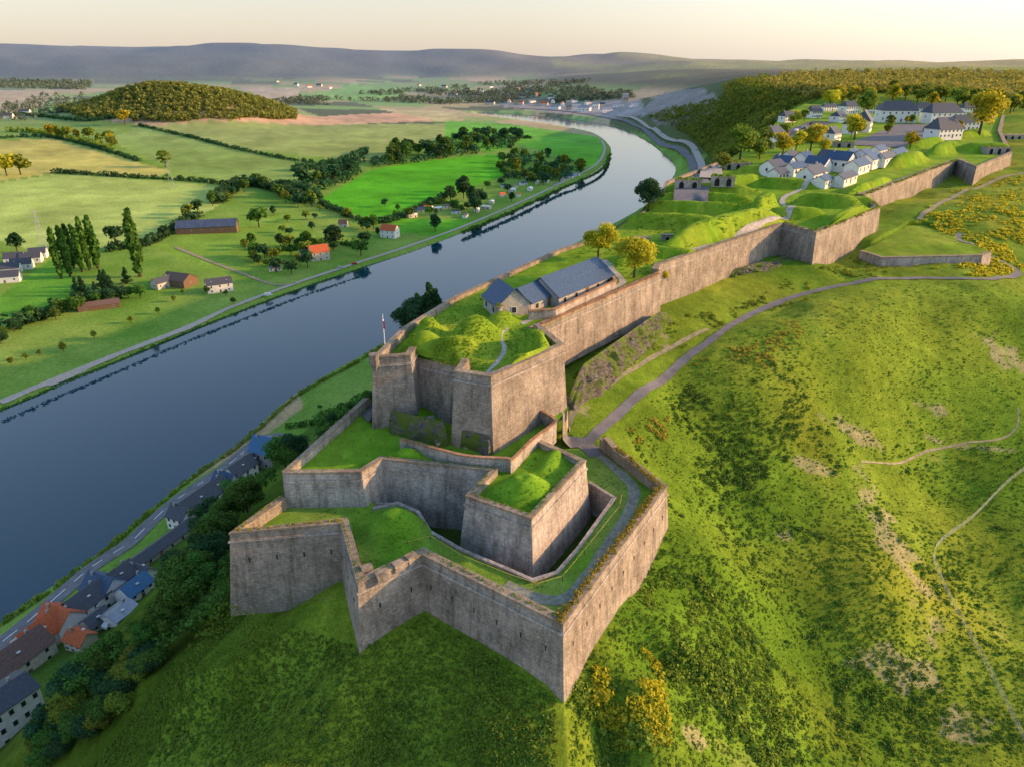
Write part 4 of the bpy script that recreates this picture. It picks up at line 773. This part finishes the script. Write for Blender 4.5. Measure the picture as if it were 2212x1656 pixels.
for a in [(42,1446,15,9,5,3.4,RD,'wallc','tileb','brown roofed house at the lower left beside the road'),
 (98,1392,11,8,5,3.4,RD,'wallw','tile','house with bright orange tiled roof by the road'),
 (140,1362,9,8,5,3.4,RD+90,'wallw','tile','gabled orange roofed house above the first orange roof'),
 (178,1392,6,5,3,2,RD+90,'wallc','tile','small orange roofed annex behind the orange roofed house'),
 (192,1322,10,8,5,3,RD,'wallw','slated','white walled house with grey roof next above the orange roofs'),
 (232,1290,9,8,5,3.4,RD+90,'wallw','slate','dark gabled house in the middle of the road row'),
 (262,1270,9,7,4.5,3,RD,'wallc','slated','cream house with slate roof in the road row'),
 (295,1285,8,6,3.5,2.4,RD,'wallw','slateb','low blue roofed house with white rear walls behind the road row'),
 (262,1335,7,6,2.8,1.2,RD,'wallw','metal','pale flat roofed outbuilding behind the road row'),
 (212,1352,6,5,3,1.8,RD,'wallc','slated','small slate roofed annex right of the orange roofs'),
 (308,1250,7,5,3,2.2,RD+90,'wallw','slated','small gabled white house at the top of the row'),
 (432,1105,14,8,5,3.4,RD,'wallw','slated','white house with dark slate roof half way up the road'),
 (468,1072,8,7,4,3,RD,'wallc','slated','small slate roofed house above the white house'),
 (398,1130,7,7,4.5,3,RD+90,'wallw','slated','small white gabled house below the half way house'),
 (492,1052,8,6,4,2.6,RD+90,'wallw','slate','narrow white gabled house between the slate roofs'),
 (522,1034,11,7,5,3,RD,'wallw','slated','slate house next to the blue roofed house'),
 (548,1014,7,6,4,3,RD,'wallg','slated','small grey house between slate and blue roofs'),
 (578,1000,9,8,7,5,RD+90,'wallg','slateb','tall house with steep blue slate roof by the road')]:
    house(*a,nw=3,fl=2,ch=1,group=None,skyl=1)
house(326,1205,34,5,2.6,1.5,RD,'wallg','slated','long low row of garages with grey roof along the road','garage_row','garage',nw=8,ch=0)
house(8,1585,15,9,9.5,2.0,RD-6,'wallw','slated','tall white building with many windows at the lower left corner','apartment_house','building',nw=6,fl=3,ch=2)
house(450,500,52,20,6,5,14,'wallb','solar','large barn with long dark blue grey roof','barn','barn',nw=6,ch=0,door=False)
house(690,560,15,10,7,5,30,'wallc','tile','stone house with orange roof on the far bank',fl=2)
house(662,556,9,7,4,3,30,'wallw','slated','low wing with grey roof left of the orange roofed house',ch=0)
house(843,512,15,10,7,4.5,-20,'wallw','tile','white house with brown roof among orchards',fl=2)
house(475,628,17,9,6,3.5,30,'wallw','slated','white riverside house with dark roof',fl=2,skyl=2)
house(390,615,20,14,5,4,-20,'wallb','tileb','brown farm barn next to the white riverside house','barn','barn',ch=0,nw=3)
house(352,620,13,8,4.5,3,60,'wallc','slated','long cream farmhouse left of the brown barn')
house(215,665,24,9,3,2,30,'wallb','tileb','open brown shed at the edge of the lower meadow','shed','shed',ch=0)
house(595,585,9,4,2.8,1,20,'wallw','metal','white mobile home below the orange roofed house','mobile_home','mobile home',nw=3,ch=0)
house(742,490,8,6,4,3,0,'wallc','tileb','small brown roofed cottage among orchard trees',nw=2)
for i,(x,y,l,r) in enumerate([(20,590,16,20),(50,580,14,20),(70,566,14,200),(35,567,14,20),(15,608,18,20),(85,556,12,20)]):
    house(x,y,l,9,4.5,3.5,r,'wallw','slated','white village house, %s in the group at the left edge'%['grey roofed and second lowest','central','right upper','left upper','lowest and largest','farthest right'][i],nw=3,group='white village houses')
for i,(x,y) in enumerate([(18,256),(55,246)]): house(x,y,22,12,6,5,10,'wallw','slated','distant white farmhouse at the far left, %s one'%['left','right'][i],nw=3,group='distant farmhouses')
rc=random.Random(5)
for i,(x,y) in enumerate([(905,458),(925,452),(945,455),(965,450),(985,462),(1005,470),(890,470),(1030,458),(1062,440),(1085,425),(1105,415),(1115,405),(1130,400),(1145,412),(1160,398),(1180,395),(1200,402),(1215,392),(1230,385),(1245,380),(1140,385),(1092,405),(1120,425),(1050,452)]):
    house(x,y,rc.uniform(7,11),rc.uniform(4,6),3.2,rc.uniform(.8,2.2),rc.choice([10,40,80,-20]),rc.choice(['wallw','wallc','wallw']),rc.choice(['metal','slate','white','tile','slated']),'small pale chalet or caravan in the riverside park','chalet','chalet',nw=2,ch=0,group='chalets and caravans of the riverside park')
for i,(x,y) in enumerate([(640,186),(668,190),(690,187),(712,192),(598,178),(1010,196),(1040,200),(1085,205),(1120,196),(960,190),(905,186),(1160,208),(1190,214),(1130,212),(985,205),(1060,190),(1075,215),(1100,222),(1125,226),(1150,222),(1175,228),(1195,222),(1215,228),(1060,226),(1240,222),(1270,226),(1300,230),(1090,196),(1145,200),(1025,210)]):
    house(x,y,rc.uniform(16,30),rc.uniform(10,14),7,5,rc.choice([10,40,80,-20]),rc.choice(['wallw','wallc','wallw']),rc.choice(['slated','tile','slated']),'tiny distant village house on the hazy valley floor','house','house',nw=2,ch=0,group='distant valley village houses')
FA=52
house(1094,672,7.5,6.5,2.6,2.8,FA+60,'wallg','slate','small stone pavilion with steep blue slate roof','pavilion','pavilion',nw=2,ch=0,z=107.2)
house(1146,660,8,6,2.3,2.2,FA,'wallg','slate','middle stone annex with slate roof joining the barracks','annex','building',nw=2,ch=0,z=107.2)
house(1230,630,20,8.5,2.3,3.0,FA,'wallg','slate','long stone barracks with big dark ridged roof','barracks','barracks',nw=5,ch=0,z=107.2)
rampart('barracks_yard_wall','low buttressed stone wall in front of the long barracks',[p3(1142,672,109),p3(1200,668,109),p3(1330,606,109),p3(1322,592,109)],106.5,.5,2.0,.02,'stone2','brickcap',cordon=False)
z=108.2
for i,(x,y,L,W,h,rh,r,lab) in enumerate([(1668,374,9,7,3.2,2.3,40,'leftmost low white house of the lower citadel row'),(1692,364,8,6,3.2,2.3,130,'second white house of the lower row with slate roof'),(1716,374,10,5,2.6,1.8,40,'dark roofed shed between the lower white houses'),
 (1752,388,14,7,3,2.6,48,'white house with long slate roof in front of the row'),(1765,368,9,6,3.2,2.6,130,'gabled white house in the middle of the lower row'),(1812,366,10,7,4.6,3,130,'tall white gabled house of the lower row'),(1822,394,16,5,2.4,1.4,50,'low slate roofed white shed by the path'),
 (1850,370,14,6,3,2.2,48,'long white house right of the tall gable'),(1880,356,14,6,3,2.2,48,'white house further right in the lower row'),(1910,352,16,5,2.8,1.8,48,'rightmost narrow white building in the lower row'),(1862,347,9,6,3.2,2,48,'small white house at the back of the lower row'),(1735,354,7,6,3.2,2,40,'small white outbuilding at the back left of the row'),
 (1790,350,8,6,3,2.2,130,'white gabled cottage behind the middle of the lower row'),(1838,346,10,5,3,2,48,'narrow white cottage behind the tall gabled house'),(1895,335,12,5,2.8,1.8,48,'white shed highest in the lower row'),(1705,350,7,5,3,2,40,'tiny slate roofed cottage behind the second white house'),
 (1935,340,18,5,2.6,1.6,48,'long narrow slate roofed shed at the right end of the lower row'),(1775,400,8,5,2.4,1.4,50,'low white shed in front of the long slate roof'),(1680,386,7,5,2.6,1.6,40,'small white shed below the leftmost house')]):
    house(x,y,L,W,h,rh,r,'wallw','slate' if i%3 else 'slated',lab,nw=3,ch=i%2,z=z+ (1 if 7<i<15 else 0))
for x,y,L,W,h,rh,r,lab in [(1932,262,26,12,8,6,-5,'large white barracks with dark hipped roof and dormers'),(2030,264,26,12,7,6,12,'large white barracks at the right of the parade ground'),(2035,296,18,11,5,6,20,'steep roofed white house in front of the right barracks'),(2075,280,18,10,5,4,10,'low grey roofed wing beside the right barracks'),
  (1862,280,16,10,6,6,60,'white house with steep roof left of the parade ground'),(1835,284,12,8,5,5,60,'white house with grey roof at the left end of the row'),(1757,254,10,8,5,4,20,'small white house with pyramid roof by the car park'),(1832,245,14,10,6,4,20,'square white house at the far edge of the citadel'),(1790,240,16,6,4,2,20,'low dark roofed block behind the car park'),(1810,262,12,8,4,3,40,'low white cottage between car park and steep roofed house'),(1700,262,12,7,4,3,30,'small pale house left of the car park'),(2120,262,14,8,5,3,20,'pale house at the right end behind the tall gold tree'),(1880,245,12,8,5,4,0,'white house left behind the large barracks'),
  (1670,300,12,7,4,3,40,'pale low building at the river side of the citadel'),(1990,246,12,8,5,4,0,'small white house between the two large barracks'),(1745,300,14,7,4,3,40,'pale house in front of the car park'),(1795,302,12,7,4,3,50,'slate roofed house left of the gold tree'),(2090,246,14,8,5,4,10,'white house behind the low grey wing')]:
    house(x,y,L,W,h,rh,r,'wallw','slated',lab,'barracks' if 'large white barracks' in lab else 'house','barracks' if 'large white barracks' in lab else 'house',nw=6,fl=2,ch=2,z=110.2,hip=.3)
for x,y,L,r,lab in [(1485,405,9,30,'ruined stone casemate with arches near the lone tree'),(1560,398,8,30,'small stone casemate right of the ruined casemate'),(1590,365,12,40,'stone gun platform below the rampart trees'),(1640,320,14,30,'long stone magazine at the back of the ramparts'),(1820,318,10,30,'low arched stone casemate before the barracks'),(1440,519,3,40,'small arched stone doorway in the green rampart'),(1385,525,4,40,'sunken stone doorway in the grassy bank'),(2180,300,26,40,'arched stone gatehouse at the right edge'),(2150,330,12,40,'ruined stone casemate on the distant bastion')]:
    p=hit(x,y); e=empty('casemate',(p[0],p[1],p[2]-1.3),math.radians(r-40),1,lab,'casemate'); w_=L*.5; hh=2.2 if L<6 else 3.4
    m=MB(); m.box(0,0,hh/2+.5,L,w_,hh); m.build('masonry',M['stone2'],e)
    for q in range(max(1,int(L/4))):
        m=MB(); xx=-L/2+L*(q+.5)/max(1,int(L/4)); m.box(xx,-w_/2-.02,hh*.4+.4,min(1.6,L*.3),.1,hh*.55); m.tube((xx,-w_/2-.06,hh*.66+.4),(xx,-w_/2+.03,hh*.66+.4),min(.8,L*.15),min(.8,L*.15),14); m.build('archway',M['dark'],e)
    m=MB(); m.box(0,0,hh+.56,L+.3,w_+.3,.16); m.build('coping',M['coping'],e)
    if L>6: cloud('grass_cap',[(0,0,hh+.6),(L*.3,0,hh+.6),(-L*.3,0,hh+.6)],[[L*.25,w_*.4,.7]]*3,60,.6,M['lgb'],parent=e)
p=P(1077,690,107.4); e=empty('sentry_turret',(p[0],p[1],106.6),0,1,'small round stone turret with grass cap near the pavilion','turret')
m=MB(); m.tube((0,0,0),(0,0,3.2),.75,.7,14); m.build('masonry',M['stone2'],e); m=MB(); m.tube((0,0,3.2),(0,0,3.4),.85,.85,14); m.build('coping',M['coping'],e)
cloud('grass_cap',[(0,0,3.45)],[[.7,.7,.4]],60,.25,M['lgr'],parent=e)
p=S_; e=empty('corner_turret',(p[0],p[1],106.2),0,1,'small corbelled corner turret on the left tower of the keep','turret'); m=MB(); m.tube((0,0,0),(0,0,1.4),.25,.8,10); m.tube((0,0,1.4),(0,0,3.1),.8,.78,10); m.build('masonry',M['stone'],e)
p=P(832,752,108); e=empty('flagpole',(p[0],p[1],107.6),0,1,'tall white flagpole on the left corner of the keep','flagpole'); m=MB(); m.tube((0,0,0),(0,0,6.0),.07,.04,8); m.build('pole',M['white'],e); m=MB(); m.tube((0,0,6.0),(0,0,6.14),.09,.03,8); m.build('finial',M['steel'],e)
fe=empty('flag',(p[0],p[1],112.0),math.radians(-75),1,'blue white and red flag hanging from the flagpole','flag')
for q,mt in enumerate(['blue','white','red']):
    m=MB(); 
    for s in range(4):
        x0=.06+q*.42+s*.105; x1=x0+.105; f_=lambda x:(x,.12*math.sin(x*6),-.28*x)
        a_,b_=f_(x0),f_(x1); m.quad((a_[0],a_[1],a_[2]-.1),(b_[0],b_[1],b_[2]-.1),(b_[0],b_[1],b_[2]+1.2),(a_[0],a_[1],a_[2]+1.2))
    m.build('stripe',M[mt],fe)
QX=[(1228,238,16,14,26,'tall pale silo block at the left of the quarry works'),(1262,240,40,20,11,'long pale processing shed of the quarry works'),(1287,237,20,16,17,'grey screening tower of the quarry works'),(1310,243,34,20,9,'low grey storage hall of the quarry works'),(1350,222,18,14,26,'tall white hopper building higher up the quarry'),(1335,232,30,14,9,'pale conveyor house of the quarry'),(1370,232,26,14,8,'low shed below the tall hopper building'),(1200,236,30,16,8,'low white hall at the left end of the quarry works'),(1245,230,22,14,8,'small pale shed behind the silo block')]
for x,y,L,W,h,lab in QX:
    p=hit(x,y); e=empty('quarry_building',(p[0],p[1],p[2]-1),random.uniform(-.5,.5),1,lab,'building'); m=MB(); m.box(0,0,h/2,L,W,h); m.build('wall',M['wallw' if h<20 else 'wallg'],e)
    m=MB(); o_=.6
    m.v=[(-L/2-o_,-W/2-o_,h),(L/2+o_,-W/2-o_,h),(L/2+o_,W/2+o_,h),(-L/2-o_,W/2+o_,h),(-L/2-o_,0,h+W*.25),(L/2+o_,0,h+W*.25)]; m.uv=[(0,0)]*6; m.f=[(0,1,5,4),(2,3,4,5),(0,4,3),(1,2,5),(0,3,2,1)]; m.build('roof',M['metal'],e)
    for q in range(3): m=MB(); m.box(-L*.3+q*L*.3,-W/2-.1,h*.5,L*.1,.3,h*.2); m.build('window',M['glass'],e)
for i,(px,py,h) in enumerate([(372,408,38),(97,545,34)]):
    p=hit(px,py); e=empty('pylon',(p[0],p[1],p[2]),.4,1,['lattice steel pylon at the edge of the pale meadow','lattice steel pylon above the white village houses'][i],'pylon'); m=MB()
    for sx in (-1,1):
        for sy in (-1,1): m.tube((sx*2.4,sy*2.4,0),(sx*.4,sy*.4,h),.16,.12,4)
    for q in range(9):
        a=q/9; b2=(q+1)/9; wa=2.4-2*a; wb=2.4-2*b2
        for s in (-1,1):
            m.tube((-wa,s*wa,a*h),(wb,s*wb,b2*h),.08,.08,3); m.tube((s*wa,-wa,a*h),(s*wb,wb,b2*h),.08,.08,3)
    m.build('lattice_mast',M['steel'],e)
    for q,hh in enumerate((.72,.84,.95)): m=MB(); m.tube((-4.5+q*.6,0,h*hh),(4.5-q*.6,0,h*hh),.16,.16,4); m.build('cross_arm',M['steel'],e)
def car(px,py,rot,mt,label,van=False,group=None,z=None):
    p=hit(px,py) if z is None else np.array([*P(px,py,z),z]); e=empty('van' if van else 'parked_car',(p[0],p[1],p[2]+.3),math.radians(rot),1,label,'van' if van else 'car',group)
    L=5.2 if van else 4.3; W=1.9; m=MB()
    prof=[(-L/2,.35),(L/2,.35),(L/2,.95),(L*.28,1.05),(L*.12 if not van else L*.3,1.5 if not van else 2.1),(-L*.3 if not van else -L*.48,1.5 if not van else 2.1),(-L*.48,1.0)]
    k=len(prof)
    for s in (-1,1):
        for (x,z_) in prof: m.v.append((x,s*W/2*(.86 if z_>1.2 else 1),z_)); m.uv.append((x,z_))
    m.f+=[tuple(range(k)),tuple(range(2*k-1,k-1,-1))]+[(i,i+k,(i+1)%k+k,(i+1)%k) for i in range(k)]
    m.build('body',M[mt],e)
    m=MB(); m.box(-L*.08,0,1.28,L*.38,W*.93,.28); m.build('window',M['glass'],e)
    for sx in (-1,1):
        for sy in (-1,1): m=MB(); m.tube((sx*L*.31,sy*(W/2-.12),.33),(sx*L*.31,sy*(W/2+.04),.33),.33,.33,12); m.build('wheel',M['dark'],e)
car(765,572,20,'red','red car parked on the far bank towpath'); car(735,580,20,'steel','grey car parked left of the red car'); car(580,640,15,'white','white van parked on the far bank towpath',True)
for i,(x,y) in enumerate([(1720,285),(1735,279),(1752,272),(1700,292)]): car(x,y,60,['white','steel','dark','red'][i],'%s car in the citadel car park'%['white','grey','black','red'][i],z=110.4,group='cars in the citadel car park')
car(240,1350,RD,'white','white car parked behind the road row houses'); car(470,1100,RD,'steel','grey car beside the white house on the road')
e=empty('rope_fence',(*P(1150,1262,91.6),91.5),0,1,'low yellow rope fence around the dry ditch edge','fence'); ox,oy,oz=e.location
rp=[P(x,y,91.6) for x,y in [(800,1150),(830,1174),(880,1178),(930,1165),(1000,1208),(1100,1248),(1160,1268),(1215,1252),(1262,1195),(1338,1100),(1343,1075)]]
m=MB()
for a,b2 in zip(rp[:-1],rp[1:]): m.tube((a[0]-ox,a[1]-oy,.75),(b2[0]-ox,b2[1]-oy,.75),.03,.03,4)
m.build('rope',M['yellow'],e)
for a in rp: m=MB(); m.tube((a[0]-ox,a[1]-oy,0),(a[0]-ox,a[1]-oy,.85),.05,.05,6); m.build('post',M['wallb'],e)
e=empty('footbridge_railing',(*P(840,1100,91.6),91.5),0,1,'small blue grey railing at the left end of the ditch','railing'); m=MB()
for s in (-1,1): m.tube((-1.6,s*.5,.9),(1.6,s*.5,.9),.04,.04,5)
m.build('handrail',M['metal'],e)
for q in range(5): m=MB(); m.tube((-1.6+q*.8,-.5,0),(-1.6+q*.8,-.5,.9),.03,.03,5); m.build('baluster',M['metal'],e)
e=empty('stone_stair',(*P(950,955,97.3),97.0),.4,1,'narrow stone stair climbing towards the keep','stair')
for q in range(12): m=MB(); m.box(0,q*.42,q*.2+.1,1.1,.46,.5); m.build('step',M['stone2'],e)
fp=smooth([(2260,985),(2180,1040),(2100,1120),(2020,1185),(2030,1250),(2080,1350),(2140,1460),(2210,1600)],4); fw=hits([q[0] for q in fp],[q[1] for q in fp],False)
e=empty('mesh_fence',tuple(fw[0]),0,1,'green wire mesh fence crossing the lower right slope','fence'); m=MB(); o3=fw[0]
for a,b2 in zip(fw[:-1],fw[1:]):
    a=a-o3; b2=b2-o3
    for hh in (.25,.5,.75,1.0,1.25): m.tube((a[0],a[1],a[2]+hh),(b2[0],b2[1],b2[2]+hh),.02,.02,3)
m.build('wire',M['steel'],e)
for a in fw: a=a-o3; mm=MB(); mm.tube((a[0],a[1],a[2]-.2),(a[0],a[1],a[2]+1.4),.045,.045,5); mm.build('post',M['steel'],e)
# ------------------------------------------------------------------ light, camera
SAZ=math.radians(82); SEL=math.radians(15)
w=bpy.data.worlds.new('World'); bpy.context.scene.world=w; w.use_nodes=True; wn=w.node_tree; bg=wn.nodes['Background']; sk=wn.nodes.new('ShaderNodeTexSky'); sk.sky_type='NISHITA'; sk.sun_disc=False; sk.sun_elevation=SEL; sk.sun_rotation=SAZ; sk.dust_density=1.5; sk.air_density=1.0; sk.ozone_density=1.5; sk.altitude=100
# thin bright peach veil mixed into the sky towards the horizon, whiter near the sun
tc=wn.nodes.new('ShaderNodeTexCoord'); sx=wn.nodes.new('ShaderNodeSeparateXYZ'); wn.links.new(tc.outputs['Generated'],sx.inputs[0])
veil=ramp(wn,sx.outputs['Z'],[(0,.78),(.12,.6),(.32,.22),(.6,0)])
side=ramp(wn,sx.outputs['X'],[(0,(2.05,1.72,1.5)),(.6,(2.6,2.35,2.15))])
wn.links.new(mul(wn,sk.outputs[0],side,veil,'MIX'),bg.inputs[0]); bg.inputs[1].default_value=.37
sl=bpy.data.lights.new('sun','SUN'); sl.energy=7.2; sl.angle=math.radians(.6); sl.color=(1,.53,.21); so=bpy.data.objects.new('sun',sl); C.objects.link(so)
dv=Vector((math.sin(SAZ)*math.cos(SEL),math.cos(SAZ)*math.cos(SEL),math.sin(SEL))); so.rotation_euler=dv.to_track_quat('Z','Y').to_euler()
cam=bpy.data.cameras.new('camera'); co=bpy.data.objects.new('camera',cam); C.objects.link(co); co.location=(0,0,CH); co.rotation_euler=(math.pi/2-PIT,0,0); cam.sensor_width=36; cam.lens=F/2212*36; cam.clip_end=40000; cam.clip_start=1
sc=bpy.context.scene; sc.camera=co; sc.view_settings.view_transform='Standard'; sc.view_settings.look='None'; sc.view_settings.exposure=0
print('done',time.time()-T0)
